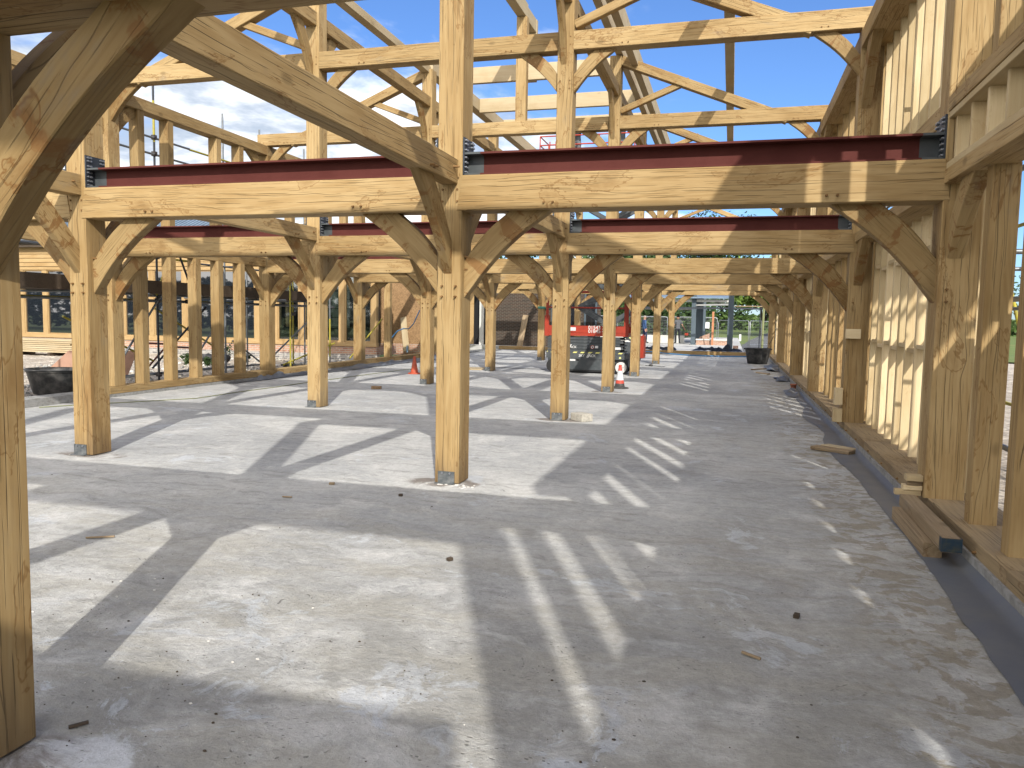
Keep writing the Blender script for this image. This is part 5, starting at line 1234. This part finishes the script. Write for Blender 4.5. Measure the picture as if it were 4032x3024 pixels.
# ------------------------------------------------------------------ trees
def tree(x, y, z, h, r_, mat, label, seed, n=2600, size=.26, trunk=.35):
    t_ = empty('tree', (x, y, z)); tag(t_, label, 'tree', 'trees beyond the site')
    m_ = MB(); m_.tube((x, y, z), (x + .2, y, z + h * trunk), .28 * h / 9, .16 * h / 9, 10)
    rr = random.Random(seed)
    for _ in range(6):
        a = rr.uniform(0, 6.28); m_.tube((x + .15, y, z + h * trunk * .85), (x + math.cos(a) * r_ * .6, y + math.sin(a) * r_ * .6, z + h * rr.uniform(.5, .8)), .10, .03, 6)
    m_.build('trunk', 'bark', t_)
    leafcloud('crown', (x, y, z + h * (trunk + 1) / 2 * .98), (r_, r_, h * (1 - trunk) * .62), n, size, mat, parent=t_, lumps=16, seed=seed)
TR = [(-9.5, 70, 10, 5.2, 'leaf_dark'), (-5.2, 66, 8.5, 4.5, 'leaf_dark'), (-4.0, 121, 17.5, 6.5, 'leaf_dark'), (1.9, 119, 18.0, 5.5, 'leaf_dark'), (6.3, 92, 9.5, 5.5, 'leaf_bright'), (11.5, 84, 10, 5.2, 'leaf_mid'), (16.5, 96, 11, 6, 'leaf_dark'), (23, 88, 11, 6, 'leaf_mid'), (-15, 75, 11, 6, 'leaf_dark'), (-22, 72, 11, 6, 'leaf_dark'), (-30, 78, 12, 7, 'leaf_dark'), (31, 100, 12, 7, 'leaf_dark')]
for k, (x, y, h, r_, mt) in enumerate(TR):
    tree(x, y, gz_(y) - .1, h, r_, mt, '%s leafy tree beyond the far fence, %s counted from the left' % ({'leaf_dark': 'dark', 'leaf_mid': 'mid green', 'leaf_bright': 'bright green'}[mt], NUM[sorted(q[0] for q in TR).index(x)]), 20 + k, 6500 if -12 < x < 20 else 1800, .30, trunk=.08 if mt == 'leaf_dark' else .14)
mb = MB(); rr = random.Random(3); vs = []; fs = []
for _ in range(9000):
    x = rr.uniform(-45, 60); y = 118 + rr.gauss(0, 1.5) - abs(x) * .05; z = gz_(y) + rr.random() ** 1.3 * (2.6 + 1.2 * nz(x, 0, .12)); s_ = rr.uniform(.2, .5)
    a = Vector((rr.gauss(0, 1), rr.gauss(0, 1), rr.gauss(0, .6))).normalized(); b_ = a.orthogonal().normalized(); k = len(vs); p_ = Vector((x, y, z)); vs += [p_ - a * s_, p_ + b_ * s_ * .6, p_ + a * s_, p_ - b_ * s_ * .6]; fs.append((k, k + 1, k + 2, k + 3))
mb.add(vs, fs); tag(mb.build('hedgerow', 'leaf_mid', at=(0, 0, 0)), kind='stuff')
# dark planting behind the fence on the left and a hedge mirrored in the windows
mb = MB(); vs = []; fs = []
for _ in range(9000):
    x = rr.uniform(-24, 1.4); y = 61 + rr.gauss(0, .8) + max(0, x) * 1.2; z = gz_(y) + rr.random() * 3.9; s_ = rr.uniform(.12, .3)
    a = Vector((rr.gauss(0, 1), rr.gauss(0, 1), rr.gauss(0, .6))).normalized(); b_ = a.orthogonal().normalized(); k = len(vs); p_ = Vector((x, y, z)); vs += [p_ - a * s_, p_ + b_ * s_ * .6, p_ + a * s_, p_ - b_ * s_ * .6]; fs.append((k, k + 1, k + 2, k + 3))
mb.add(vs, fs); tag(mb.build('undergrowth', 'leaf_dark', at=(0, 0, 0)), kind='stuff')
mb = MB(); vs = []; fs = []
for _ in range(7000):
    x = rr.uniform(-75, -12); y = -22 + rr.gauss(0, 1.2); z = rr.random() ** .8 * (4.6 + 1.4 * nz(x, 0, .2)); s_ = rr.uniform(.2, .55)
    a = Vector((rr.gauss(0, 1), rr.gauss(0, 1), rr.gauss(0, .6))).normalized(); b_ = a.orthogonal().normalized(); k = len(vs); p_ = Vector((x, y, z)); vs += [p_ - a * s_, p_ + b_ * s_ * .6, p_ + a * s_, p_ - b_ * s_ * .6]; fs.append((k, k + 1, k + 2, k + 3))
mb.add(vs, fs); tag(mb.build('hedgerow', 'leaf_dark', at=(0, 0, 0)), kind='stuff')
# strap round the far left post
m_ = MB(); m_.box((POSTS_A - .012, 22.05, 1.98), (POSTS_A + .262, 22.37, 2.07)); m_.path([(POSTS_A + .26, 22.1, 2.02), (POSTS_A + .36, 22.0, 1.94), (POSTS_A + .5, 22.0, 1.98)], .03)
tag(m_.build('strap', 'green_strap'), 'green strap tied round a far left row post', 'strap')
